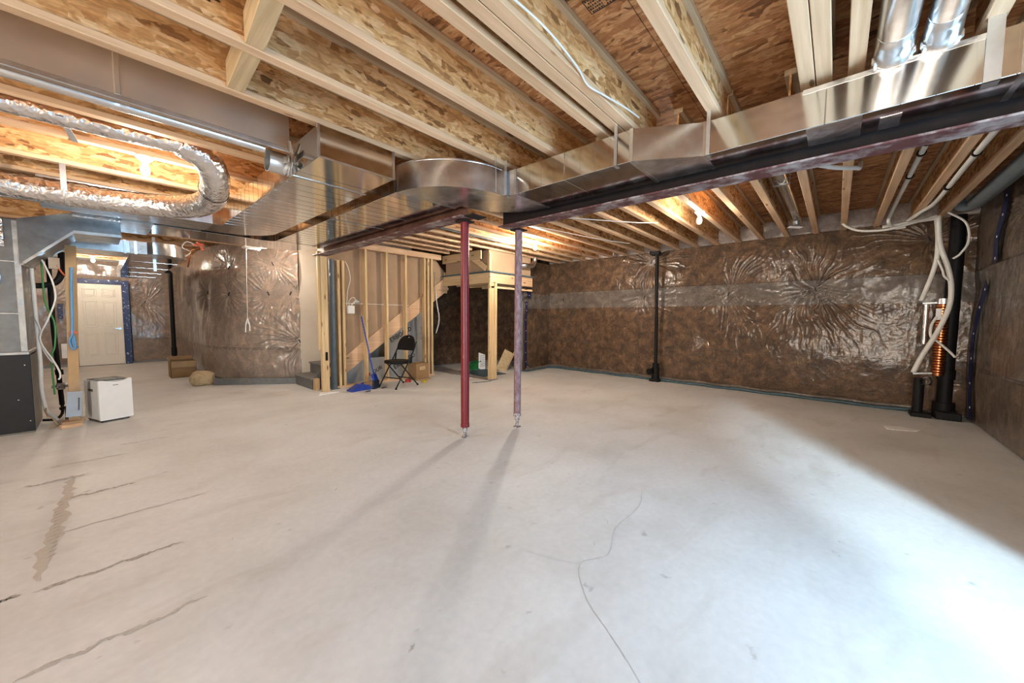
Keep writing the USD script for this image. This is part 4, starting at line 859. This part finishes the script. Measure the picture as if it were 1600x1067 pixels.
# silver rigid insulation board standing under the stair
t = thing("rigid_foam_board", "silver-grey rigid foam board with slanted black lettering under the stair", "insulation board", (4.65, 6.95, 0))
FBy = 6.95
part(t, "board", extrude_dir(Polygon([(3.95, 0.0), (5.02, 0.0), (5.02, 1.42), (4.38, 1.42), (3.95, 1.18)]), (0, FBy + 0.03, 0), (1, 0, 0), (0, 0, 1), 0.03), "foam_board")
ca, sa = math.cos(0.46), math.sin(0.46)
part(t, "lettering", text_on("ERBOARD", 0.088, (4.06, FBy - 0.0025, 0.715), (ca, 0, sa), (-sa, 0, ca), 0.002, True), "print_ink", False, "large slanted black letters")
part(t, "lettering", text_on("ERBOARD", 0.088, (4.14, FBy - 0.0025, 0.14), (ca, 0, sa), (-sa, 0, ca), 0.002, True), "print_ink", False, "large slanted black letters")
part(t, "red_line", bar((4.33, FBy - 0.002, 0.80), (4.50, FBy - 0.002, 0.88), 0.003, 0.014), "red_plastic")
part(t, "small_print", cat_([bx(4.78, 4.84, FBy - 0.002, FBy, 1.0 - k * 0.12, 1.006 - k * 0.12) for k in range(3)] + [bx(4.02, 4.12, FBy - 0.002, FBy, 0.88, 0.892)]), "dark_vent")
part(t, "foil_edge", bx(5.02, 5.06, FBy - 0.01, FBy + 0.03, 0.0, 1.40, 0.004), "foil_tape")
t = thing("foam_offcut", "low grey foam board lying on edge behind the stair studs", "insulation board", (3.4, 6.8, 0))
part(t, "board", bx(3.05, 3.93, 6.84, 6.87, 0.0, 0.44, 0.002), "foam_board")
part(t, "lettering", text_on("DUR", 0.07, (3.62, 6.837, 0.12), (ca, 0, sa), (-sa, 0, ca), 0.002, True), "print_ink")
part(t, "red_mark", bx(3.46, 3.54, 6.836, 6.84, 0.09, 0.15), "red_plastic")

# landing with its post
t = thing("stair_landing", "wood-framed stair landing on a corner post with boarded sides", "landing", (5.7, 5.8, 0))
part(t, "corner_post", cat_([bx(5.16, 5.25, 5.10, 5.16, 0.02, 1.93, 0.003), bx(5.25, 5.32, 5.09, 5.17, 0.02, 1.93, 0.003), bx(5.125, 5.16, 5.11, 5.155, 0.02, 1.93, 0.003)]), "pine_z", False, "tall built-up corner post")
part(t, "post_foot", bx(5.12, 5.34, 5.07, 5.19, 0.0, 0.02), "steel_rust")
part(t, "rim_joist", bx(5.13, 6.46, 5.10, 5.14, 1.93, 2.13, 0.003), "pine_x")
part(t, "rim_joist", bx(5.13, 5.17, 5.14, 6.55, 1.93, 2.13, 0.003), "pine_y")
for x in (5.5, 5.9, 6.3):
    part(t, "floor_joist", bx(x, x + 0.04, 5.14, 6.55, 1.94, 2.12), "pine_y")
part(t, "deck", bx(5.08, 6.47, 5.06, 6.56, 2.13, 2.155, 0.002), "gasket_teal")
part(t, "lower_rail", bx(5.13, 6.46, 5.10, 5.14, 1.83, 1.87), "pine_x")
part(t, "knee_wall_sheet", bx(5.15, 6.46, 5.16, 5.172, 2.155, 2.573), "drywall_paper")
part(t, "knee_wall_sheet", bx(5.16, 5.172, 5.172, 6.50, 2.155, 2.573), "drywall_paper")
part(t, "diagonal_brace", bar((5.10, 5.75, 2.60 - 0.04), (5.115, 5.18, 2.20), 0.03, 0.11, (0, 0, 1), 0.003), "pine_y")
part(t, "cripple_stud", bx(5.10, 5.16, 5.09, 5.15, 2.155, 2.50, 0.003), "pine_z")
part(t, "header_board", bx(5.06, 5.10, 5.3, 6.5, 2.40, 2.57, 0.003), "pine_y")
single("recess_cables", cat_([tube([(4.86, 6.50 + 0.012 * k, 2.2), (4.90 + 0.01 * k, 6.51, 1.6), (4.95 + 0.015 * k, 6.50, 1.2), (4.88 + 0.01 * k, 6.51, 0.9)], 0.0035, 8, 8) for k in range(3)]), "white_cable", "bundle of white cables hanging beside the stair framing end", "cables", None, True)
single("foil_vent_pipe", tube([(6.02, 5.155, 2.36), (6.08, 5.02, 2.36), (6.2, 5.0, 2.36), (6.32, 5.0, 2.38), (6.38, 4.99, 2.46), (6.39, 4.98, 2.56)], 0.05, 22, 8), "foil_tape", "short foil vent elbow beside the pale post, above the landing", "vent pipe", None, True)
# things under the landing
t = thing("dustbin_scoop", "green plastic scoop on the floor under the landing", "scoop", (6.0, 6.55, 0))
part(t, "bowl", extrude_dir(Polygon([(0, 0), (0.34, 0), (0.36, 0.14), (0.28, 0.2), (0.08, 0.12), (0.0, 0.05)]), (5.86, 6.62, 0.0), (1, 0, 0), (0, 0, 1), 0.2), "green_plastic")
part(t, "handle", bar((6.18, 6.52, 0.16), (6.30, 6.52, 0.30), 0.03, 0.03), "green_plastic")
t = thing("floor_vent_cover", "white slotted vent cover leaning under the landing", "vent cover", (6.22, 6.4, 0))
V0, V1 = np.array([6.12, 6.36, 0.0]), np.array([6.26, 6.50, 0.36])
part(t, "plate", bar(V0, V1, 0.20, 0.012, (0, -1, 0.4)), "paper")
part(t, "slot", cat_([bar(V0 + (V1 - V0) * f + [-0.07, -0.014, 0.006], V0 + (V1 - V0) * f + [0.07, -0.014, 0.006], 0.012, 0.014) for f in (0.2, 0.33, 0.46, 0.59, 0.72, 0.85)]), "grey_plastic", kind=None)
t = thing("framed_panel", "small framed board leaning against the short return wall", "board", (6.3, 5.75, 0))
q0, q1 = np.array([6.25, 5.86, 0.0]), np.array([6.52, 5.82, 0.44])
part(t, "board", bar(q0, q1, 0.26, 0.015, (-0.6, -1, 0.2)), "bag_paper")
part(t, "frame", cat_([bar(q0 + [0.10, -0.06, 0], q1 + [0.10, -0.06, 0], 0.02, 0.02, (-0.6, -1, 0.2)), bar(q0 + [-0.10, 0.06, 0], q1 + [-0.10, 0.06, 0], 0.02, 0.02, (-0.6, -1, 0.2))]), "cardboard_light")
single("floor_mat", extrude(Polygon([(5.35, 5.5), (6.0, 5.45), (6.2, 6.3), (5.5, 6.5)]), 0.0, 0.006), "gasket_teal", "thin blue-grey sheet lying on the floor behind the landing post", "sheet")
single("extension_cord", tube([(4.7, 5.15, 0.006), (4.95, 5.05, 0.006), (5.12, 5.04, 0.006)], 0.006, 8, 8), "gasket_teal", "short dark cord on the floor at the landing post foot", "cord", None, True)

# folding chair
t = thing("folding_chair", "black metal folding chair with padded seat and rounded back", "chair", (3.5, 5.85, 0))
ex = np.array([-0.985, -0.17, 0]); ex /= np.linalg.norm(ex); ey = np.array([-ex[1], ex[0], 0])    # ex: the way the seat faces
O = np.array([3.60, 5.87, 0.0]); HW = 0.215
def C(f, s, z): return O + ex * f + ey * s + np.array([0, 0, z])
for s in (-1, 1):
    part(t, "front_leg_and_back_rail", tube([C(0.275, s * HW, 0.012), C(0.02, s * HW, 0.40), C(-0.14, s * HW, 0.66), C(-0.20, s * HW * 0.98, 0.80)], 0.012, 12, 5), "black_cabinet", True)
    part(t, "rear_leg", tube([C(-0.25, s * (HW - 0.028), 0.012), C(0.02, s * (HW - 0.028), 0.30), C(0.14, s * (HW - 0.028), 0.43)], 0.011, 12, 4), "black_cabinet", True)
    part(t, "seat_link", bar(C(-0.08, s * (HW - 0.012), 0.44), C(-0.10, s * (HW - 0.008), 0.59), 0.008, 0.03), "black_cabinet")
    for f in ((0.275, HW), (-0.25, HW - 0.028)):
        part(t, "foot_cap", cyl(C(f[0], s * f[1], 0.0), C(f[0], s * f[1], 0.03), 0.016, 12), "black_plastic", 40)
part(t, "cross_rail", cyl(C(0.17, -HW, 0.17), C(0.17, HW, 0.17), 0.009, 10), "black_cabinet", 40)
part(t, "cross_rail", cyl(C(-0.13, -HW + 0.03, 0.14), C(-0.13, HW - 0.03, 0.14), 0.009, 10), "black_cabinet", 40)
sp = Point(0, 0).buffer(1, 24); sp = Polygon([(0.03 + 0.215 * np.sign(x) * abs(x) ** 0.6, 0.205 * np.sign(y) * abs(y) ** 0.6) for x, y in sp.exterior.coords[:-1]])
def pad(poly, h0, h1, place, rnd=0.012):
    lay = [(poly.buffer(-rnd), h0), (poly, h0 + rnd), (poly, h1 - rnd), (poly.buffer(-rnd), h1)]
    ms = []
    n = 64
    rings = []
    for pg, h in lay:
        L = pg.exterior.length; rings.append([(*pg.exterior.interpolate(L * k / n).coords[0], h) for k in range(n)])
    V = np.array(rings).reshape(-1, 3); F = []
    for i in range(len(lay) - 1):
        for j in range(n):
            a_, b_ = i * n + j, i * n + (j + 1) % n
            F += [(a_, b_, b_ + n), (a_, b_ + n, a_ + n)]
    V = np.vstack([V, [*np.mean(rings[0], 0)], [*np.mean(rings[-1], 0)]]); k0 = len(V) - 2
    F += [(k0, (j + 1) % n, j) for j in range(n)] + [(k0 + 1, 3 * n + j, 3 * n + (j + 1) % n) for j in range(n)]
    return trimesh.Trimesh(np.array([place(*p) for p in V]), F, process=False)
part(t, "seat_pad", pad(sp, 0.42, 0.475, lambda x, y, z: C(x, y, z + 0.02 * x)), "black_plastic", 50, "black padded seat")
bd = np.array([-0.20 - -0.13, 0.90 - 0.645]); bd /= np.linalg.norm(bd)
bp = Polygon([(-0.205, 0.0), (0.205, 0.0)] + [(0.205 * math.cos(a_) ** 0.75 if math.cos(a_) > 0 else -0.205 * abs(math.cos(a_)) ** 0.75, 0.075 + 0.20 * math.sin(a_)) for a_ in np.linspace(0.02, math.pi - 0.02, 30)])
hole = Polygon([(-0.035, 0.225), (0.035, 0.225), (0.03, 0.25), (-0.03, 0.25)])
bpm = extrude(bp.difference(hole), -0.012, 0.014)
Vb = np.array(bpm.vertices); Vb = np.array([C(-0.130 + bd[0] * y_ - z_ * bd[1] + 0.25 * x_ * x_ * 0, x_, 0.645 + bd[1] * y_ + z_ * bd[0]) + ex * (-0.035 * math.cos(x_ / 0.205 * math.pi / 2)) for x_, y_, z_ in Vb])
part(t, "backrest_pad", trimesh.Trimesh(Vb, bpm.faces, process=False), "black_plastic", 40, "rounded black padded back with a hand slot")

# broom and dustpan
t = thing("broom", "blue broom leaning on a stair stud, dark bristles down", "broom", (3.27, 6.05, 0))
part(t, "handle", cyl((3.165, 6.40, 1.25), (3.192, 6.03, 0.21), 0.012, 14), "blue_plastic", 40)
part(t, "head", bar((3.185, 6.04, 0.25), (3.205, 5.995, 0.13), 0.13, 0.045, (0.6, -1, 0), 0.012), "blue_plastic")
bh = []
for k in range(9):
    f = (k - 4) / 4.0
    bh.append(bar((3.205 + 0.056 * f * 0.86, 5.995 + 0.028 * f, 0.14), (3.19 + 0.075 * f * 0.86, 5.97 + 0.035 * f, 0.0), 0.03, 0.04, (0.6, -1, 0)))
part(t, "bristles", cat_(bh), "navy_bristle", kind="stuff")
t = thing("dustpan", "bright blue plastic dustpan lying on the floor left of the broom", "dustpan", (3.05, 6.03, 0))
part(t, "pan", extrude_dir(Polygon([(0, 0), (0.36, 0.0), (0.36, 0.05), (0.30, 0.085), (0.16, 0.105), (0.12, 0.075), (0.0, 0.02)]), (2.74, 6.10, 0.0), (0.99, 0.05, 0), (0, 0, 1), 0.16), "blue_plastic")
part(t, "handle", bar((2.93, 6.02, 0.09), (3.0, 6.04, 0.115), 0.035, 0.02), "blue_plastic")
single("tape_roll", lathe([(0.022, 0), (0.045, 0), (0.045, 0.045), (0.022, 0.045), (0.022, 0)], (4.12, 5.86, 0), 28), "yellow_tape", "small yellow tape roll on the floor by the chair leg", "tape roll", None, 40)
single("plastic_tub", lathe([(0, 0), (0.055, 0), (0.05, 0.05), (0.03, 0.06), (0, 0.06)], (3.93, 6.12, 0), 20), "red_plastic", "red plastic tub on the floor behind the folding chair", "cap", None, 40)
t = thing("carton", "small closed cardboard carton with pale label beside the framing end", "box", (4.3, 6.25, 0))
part(t, "carton", bx(4.13, 4.43, 6.14, 6.40, 0.02, 0.33, 0.004), "cardboard")
part(t, "label", bx(4.21, 4.34, 6.137, 6.14, 0.20, 0.27), "bag_paper", False, "pale paper label")
part(t, "tape", bx(4.26, 4.30, 6.138, 6.40, 0.329, 0.332), "cardboard_light")
part(t, "tray", bx(4.11, 4.45, 6.10, 6.42, 0.0, 0.018), "cardboard_light")
single("floor_debris", cat_([bar((2.92, 5.78, 0.012), (3.0, 5.80, 0.012), 0.03, 0.02), bar((3.26, 5.88, 0.008), (3.34, 5.90, 0.02), 0.05, 0.012)]), "stair_riser", "little dark wood scraps on the floor before the dustpan", "debris")

# ------------------------------------------------------------------ back wall: black drain, gasket strip, tape
t = thing("drain_stack", "thin black vertical drain pipe with cleanout against the long back wall", "pipe", (7.35, 2.66, 0))
PX, PY = 7.38, 2.69
part(t, "pipe", cyl((PX, PY - 0.02, 0.30), (PX, PY + 0.02, 2.56), 0.03, 20), "black_plastic", 40)
part(t, "cleanout", cat_([cyl((PX, PY - 0.02, 0.12), (PX, PY - 0.02, 0.36), 0.06, 20), cyl((PX, PY + 0.03, 0.20), (PX - 0.11, PY + 0.07, 0.20), 0.062, 20), cyl((PX - 0.10, PY + 0.067, 0.20), (PX - 0.125, PY + 0.075, 0.20), 0.05, 20)]), "black_plastic", 40)
part(t, "base_fitting", cat_([bx(PX - 0.09, PX + 0.07, PY - 0.11, PY + 0.07, 0.0, 0.05), cyl((PX, PY - 0.02, 0.04), (PX, PY - 0.02, 0.14), 0.075, 20)]), "black_plastic", 40)
part(t, "top_elbow", cat_([cyl((PX, PY + 0.02, 2.52), (PX, PY + 0.16, 2.56), 0.035, 16), bx(PX - 0.05, PX + 0.05, PY - 0.03, PY + 0.12, 2.50, 2.57)]), "black_plastic", 40)
pts = np.array([bw.P(np.array([s]), np.array([0.05]), 0.03)[0] for s in np.linspace(0.35, 6.6, 60)])

t = thing("sill_gasket", "blue-grey gasket strip along the foot of the long back wall", "gasket", (7.4, 2.0, 0))
pts[:, 0] = 7.30 + 0.26 * (pts[:, 1] + 1.3) / 6.8 + 0.01 * np.sin(np.arange(60) * 0.7)
pts = np.vstack([pts[pts[:, 1] < 5.25], [[x, 5.36 - 0.02 * math.sin(3 * x), 0] for x in np.linspace(7.42, 6.52, 12)]])
pts[:, 2] = 0.024 + 0.006 * np.sin(np.arange(len(pts)))
part(t, "strip", tube(pts, 0.022, 8, 2), "gasket_teal", True)
part(t, "poly_hem", tube(pts + [0.05, 0, 0.035], 0.03, 8, 2), "poly_band", True)
t = thing("tape_strip", "wavy navy tape strip with white dots at the end of the return wall", "tape", (6.5, 5.38, 0.05))
tp = [sw.P(np.array([s]), np.array([z]), 0.012)[0] for s, z in ((1.12, 1.62), (1.10, 1.45), (1.13, 1.2), (1.12, 0.9), (1.13, 0.6), (1.12, 0.3), (1.05, 0.12), (0.98, 0.08))]
tp = smooth_path(tp, 6)
def tape_mesh(path, half, nrm):
    path = np.array(path); g = np.gradient(path, axis=0); g /= np.linalg.norm(g, axis=1, keepdims=True); s = np.cross(g, nrm); s /= np.linalg.norm(s, axis=1, keepdims=True)
    a_, b_ = path + s * half, path - s * half; n = len(path); V = np.vstack([a_, b_, a_ + np.array(nrm) * 0.004, b_ + np.array(nrm) * 0.004]); F = []
    for i in range(n - 1):
        F += [(2 * n + i, 3 * n + i, 3 * n + i + 1), (2 * n + i, 3 * n + i + 1, 2 * n + i + 1), (i, i + 1, n + i + 1), (i, n + i + 1, n + i)]
    return trimesh.Trimesh(V, F, process=False)
def dots(path, nrm, r=0.012, step=5):
    return cat_([lathe([(0, 0), (r, 0), (r, 0.002), (0, 0.002)], (0, 0, 0), 10).apply_transform(trimesh.geometry.align_vectors((0, 0, 1), nrm)).apply_translation(p + np.array(nrm) * 0.004) for p in path[2::step]])
part(t, "tape", tape_mesh(tp, 0.035, (0, -1, 0)), "tape_navy"); part(t, "white_mark", dots(tp, (0, -1, 0)), "porcelain", kind="stuff")
t = thing("tape_strip", "short navy tape at the landing end above the wavy strip", "tape", (6.48, 5.38, 1.78))
tp = smooth_path([sw.P(np.array([s]), np.array([z]), 0.014)[0] for s, z in ((1.06, 1.92), (1.0, 1.80), (1.02, 1.72))], 5)
part(t, "tape", tape_mesh(tp, 0.06, (0, -1, 0)), "tape_navy"); part(t, "white_mark", dots(tp, (0, -1, 0)), "porcelain", kind="stuff")
def wall_tape(pts, half, label):
    pth = smooth_path([rw.P(np.array([x - 2.3]), np.array([z]), 0.03)[0] for x, z in pts], 7)
    q = thing("tape_strip", label, "tape", pth[len(pth) // 2])
    part(q, "tape", tape_mesh(pth, half, (0, 1, 0)), "tape_navy"); part(q, "white_mark", dots(pth, (0, 1, 0), 0.014, 6), "porcelain", kind="stuff")
wall_tape([(6.32, 2.62), (6.35, 2.4), (6.40, 2.15), (6.36, 1.88)], 0.085, "navy tape with white dots high on the right wall")
wall_tape([(6.55, 1.66), (6.75, 1.45), (6.92, 1.1), (6.96, 0.75), (6.97, 0.4), (6.95, 0.06)], 0.075, "long curved navy tape with white dots low on the right wall")

# right corner: stack, copper coil, white lines
t = thing("drain_stack", "large black vertical stack with floor fitting in the right corner", "pipe", (7.2, -1.08, 0))
part(t, "pipe", cyl((7.22, -1.09, 0.02), (7.22, -1.09, 2.57), 0.07, 24), "black_plastic", 40)
part(t, "coupling", cyl((7.22, -1.09, 0.5), (7.22, -1.09, 0.62), 0.082, 24), "black_plastic", 40)
part(t, "floor_fitting", cat_([cyl((7.22, -1.09, 0.0), (7.22, -1.09, 0.20), 0.10, 24), bx(7.02, 7.3, -1.22, -1.0, 0.0, 0.10, 0.01), cyl((7.1, -0.85, 0.0), (7.1, -0.85, 0.5), 0.05, 18), bx(7.0, 7.2, -0.97, -0.78, 0.0, 0.06, 0.01)]), "black_plastic", 40)
part(t, "sample_bag", lathe([(0, 0), (0.05, 0.01), (0.06, 0.06), (0.03, 0.11), (0, 0.12)], (7.02, -0.90, 0.42), 16), "clear_poly", True)
t = thing("copper_heat_recovery_coil", "ribbed copper coil wrapped round the stack in the right corner", "coil", (7.12, -1.03, 0.6))
prof = [(0.0, 0.0), (0.045, 0.0)]
for k in range(26): z = 0.01 + k * 0.0345; prof += [(0.045, z), (0.062, z + 0.008), (0.062, z + 0.024), (0.045, z + 0.0325)]
prof += [(0.045, 0.91), (0.0, 0.91)]
part(t, "coil", lathe(prof, (7.10, -1.0, 0.55), 30), "copper", 40)
part(t, "top_clamp", cat_([cyl((7.10, -1.0, 1.46), (7.10, -1.0, 1.53), 0.064, 24), bar((7.08, -0.98, 1.48), (7.07, -0.82, 1.47), 0.02, 0.02)]), "strap_metal", 40)
part(t, "label", bx(7.028, 7.034, -0.985, -0.935, 1.26, 1.40), "paper", False, "white paper label")
part(t, "lower_arm", bar((7.08, -0.98, 0.58), (7.06, -0.78, 0.56), 0.025, 0.02), "strap_metal")
part(t, "side_pipe", cyl((7.10, -0.86, 0.95), (7.10, -0.86, 1.46), 0.028, 14), "foil_tape", 40)
def cable(pts, r, label, mat="white_cable", cat="cable", name="cable"):
    return single(name, tube(pts, r, 12, 8), mat, label, cat, None, True)
X7 = 7.02
cable([(X7, -0.875, 2.55), (X7, -0.90, 2.3), (X7, -0.905, 2.05), (X7, -0.88, 1.85), (X7, -0.83, 1.62), (X7, -0.80, 1.50)], 0.024, "thick white line bending left from the ceiling to the coil top", name="water_line")
cable([(X7 - 0.03, -0.885, 2.55), (X7 - 0.03, -0.92, 2.2), (X7 - 0.03, -1.0, 1.9), (X7 - 0.03, -1.04, 1.65), (X7 - 0.04, -1.03, 1.40), (X7 - 0.05, -0.95, 1.10), (X7 - 0.05, -0.84, 0.80), (X7 - 0.05, -0.775, 0.58)], 0.026, "longest thick white line looping past the coil to its foot", name="water_line")
cable([(X7 - 0.06, -0.90, 2.02), (X7 - 0.06, -0.95, 1.88), (X7 - 0.06, -0.97, 1.80), (X7 - 0.05, -1.01, 1.75)], 0.012, "thin white cable crossing between the two thick lines", name="cable")
cable([(7.0, -0.94, 1.30), (6.99, -0.90, 1.18), (6.98, -0.905, 1.05), (6.98, -0.97, 0.98), (6.99, -1.06, 0.88), (7.0, -1.12, 0.80)], 0.014, "thin grey-white hose looping in front of the copper coil", name="hose")
def joist_line(y, z, x0, x1, label, clips, r=0.02, bend=()):
    t = thing("water_line", label, "cable", (x0, y, z))
    part(t, "line", tube([(x0, y, z), ((x0 + x1) / 2, y + 0.005, z - 0.003), (x1, y, z)] + list(bend), r, 12, 8), "white_cable", True)
    for x in clips: part(t, "clip", cyl((x - 0.015, y + 0.003, z), (x + 0.015, y + 0.003, z), 0.029, 14), "black_plastic", 40, "black clip")
joist_line(-0.46, JB + 0.05, 3.3, 6.75, "white water line clipped deep in the second joist bay from the right wall", (4.3, 4.55, 5.2), 0.02, [(6.95, -0.45, 2.53), (7.05, -0.52, 2.47), (7.05, -0.62, 2.47)])
joist_line(-0.76, JB - 0.015, 3.3, 6.2, "white water line along the second rear joist, held by black clips", (4.6, 5.6), 0.02, [(6.6, -0.70, 2.55), (6.9, -0.62, 2.52)])
cable([(6.92, 0.02, 2.62), (6.88, -0.03, 2.54), (6.86, -0.15, 2.46), (6.86, -0.30, 2.43), (6.87, -0.45, 2.43), (6.9, -0.62, 2.47), (6.95, -0.78, 2.52), (6.97, -0.87, 2.55)], 0.016, "white line hanging in a long arc under the rear joist ends", name="water_line")
cable([(7.05, -0.40, 2.50), (7.05, -0.6, 2.515), (7.04, -0.75, 2.525), (7.03, -0.87, 2.53)], 0.022, "short level white manifold line in the right corner ceiling", name="water_line")
cable([(6.9, -0.95, 2.563), (6.92, -1.10, 2.42), (6.9, -1.13, 2.2), (6.88, -1.07, 2.05), (6.9, -1.02, 2.0)], 0.012, "thin white cable curving down beside the right wall tape", name="cable")
cable([(4.05, 0.20, 2.55), (4.25, 0.06, 2.548), (4.35, -0.06, 2.545), (4.42, -0.085, 2.56), (4.5, -0.09, 2.63)], 0.018, "short white line poking out below the beam across two joists", name="water_line")
cable([(0.6, 1.105, 2.60), (1.1, 1.10, 2.60), (1.45, 1.085, 2.60), (1.75, 1.10, 2.585), (1.9, 1.12, 2.565), (2.05, 1.10, 2.57), (2.3, 1.085, 2.60), (2.52, 1.08, 2.62)], 0.0055, "thin white cable stapled along the tight joist pair", name="cable")
cable([(3.7, 3.05, 2.567), (4.2, 2.7, 2.566), (4.8, 2.15, 2.54), (5.1, 2.01, 2.566), (5.3, 1.95, 2.60)], 0.008, "grey cable looping under the rear joists left of the bulb", name="cable")
cable([(4.0, 3.4, 2.568), (4.6, 3.2, 2.55), (5.6, 3.05, 2.568), (6.3, 2.8, 2.57)], 0.007, "thin cable sagging under the rear joists toward the drain pipe", name="cable")
single("stair_conduit", cyl((3.3, 4.45, 2.563), (5.0, 4.45, 2.563), 0.012, 12), "grey_pipe", "thin grey conduit under the rear joists near the red post", "conduit", None, 40)
single("ceiling_tag", bx(3.75, 3.95, 3.2, 3.42, 2.57, 2.575), "paper", "white sheet-metal square fixed under the rear joists between the posts", "plate")

# ------------------------------------------------------------------ bare bulbs
def bulb(x, y, zb, label, r=0.03, zc=JB, k=1.0):
    t = thing("bare_bulb_lamp", label, "lamp", (x, y, zb))
    part(t, "lampholder", lathe([(0, 0), (0.058, 0), (0.058, -0.012), (0.04, -0.03), (0.026, -0.045), (0.022, -0.055), (0, -0.055)], (x, y, zc), 28), "porcelain", 40)
    h = zc - 0.05
    part(t, "glass_bulb", lathe([(0, h + 0.005), (0.013, h), (0.015, h - 0.02), (r * 0.92, h - 0.045), (r, h - 0.065), (r * 0.9, h - 0.085), (r * 0.5, h - 0.102), (0, h - 0.107)], (x, y, 0), 14), glow(k), True, "glowing bulb")
bulb(0.335, 4.42, 2.45, "glowing bare bulb under the joist beside the upper flexible duct, left", k=0.62)
bulb(4.99, 1.33, 2.45, "glowing bare bulb under the rear joists, right of the pale post", k=0.47)
bulb(5.09, 3.97, 2.45, "glowing bare bulb under the rear joists, between post and landing", k=1.35)
bulb(0.03, 12.6, 2.3, "glowing bare bulb nearest above the white door", k=0.5)
bulb(-0.13, 10.2, 2.3, "glowing bare bulb further forward in the door hall", k=0.5)
t = thing("pull_chain_lamp", "white pull-chain lamp on the ceiling before the bulging wall", "lamp", (1.68, 7.2, 2.3))
part(t, "lampholder", cat_([bx(1.62, 1.84, 7.10, 7.28, 2.335, 2.372, 0.01), lathe([(0, 0), (0.05, 0), (0.04, -0.04), (0, -0.04)], (1.70, 7.2, 2.37), 24)]), "porcelain")
part(t, "glass_bulb", lathe([(0, -0.05), (0.024, -0.03), (0.028, 0.0), (0.018, 0.03), (0.012, 0.06), (0, 0.06)], (1.82, 7.13, 2.36), 14), glow(0.9), True, "glowing bulb")
part(t, "cord", tube([(1.665, 7.2, 2.335), (1.655, 7.2, 1.8), (1.645, 7.2, 1.2)], 0.004, 8, 4), "white_cable", True)
part(t, "knotted_end", cat_([tube([(1.645, 7.2, 1.2), (1.62, 7.2, 1.1), (1.615, 7.2, 0.98)], 0.010, 8, 5), tube([(1.645, 7.2, 1.2), (1.67, 7.2, 1.1), (1.672, 7.2, 1.0)], 0.010, 8, 5), tube([(1.63, 7.2, 1.13), (1.645, 7.19, 1.2), (1.66, 7.2, 1.12)], 0.010, 8, 5)]), "white_cable", True)
t = thing("lamp_board", "thin wood board carrying the pull-chain lamp", "board", (1.5, 7.2, 2.37))
part(t, "board", bx(1.0, 1.95, 7.16, 7.28, 2.372, 2.41), "pine_x")
for x in (1.1, 1.85): part(t, "hanger", bx(x, x + 0.04, 7.2, 7.24, 2.41, SUB), "pine_z")
t = thing("red_fittings", "orange-red plastic fittings with cables at the board end near the hall duct", "fittings", (1.1, 7.5, 2.2))
part(t, "fitting", cat_([bar((1.07, 7.3, 2.36), (1.14, 7.3, 2.24), 0.03, 0.03), bar((1.02, 7.3, 2.30), (1.15, 7.3, 2.33), 0.025, 0.025)]), "orange_plastic")
part(t, "wire", tube([(1.05, 7.3, 2.31), (0.95, 7.3, 2.34), (0.9, 7.3, 2.25), (0.99, 7.3, 2.2), (0.93, 7.3, 2.12)], 0.008, 8, 8), "white_cable", True)
part(t, "pipe", tube([(1.08, 7.3, 2.26), (1.0, 7.3, 2.22), (0.98, 7.35, 2.1), (0.99, 7.6, 2.0)], 0.012, 10, 8), "copper", True)
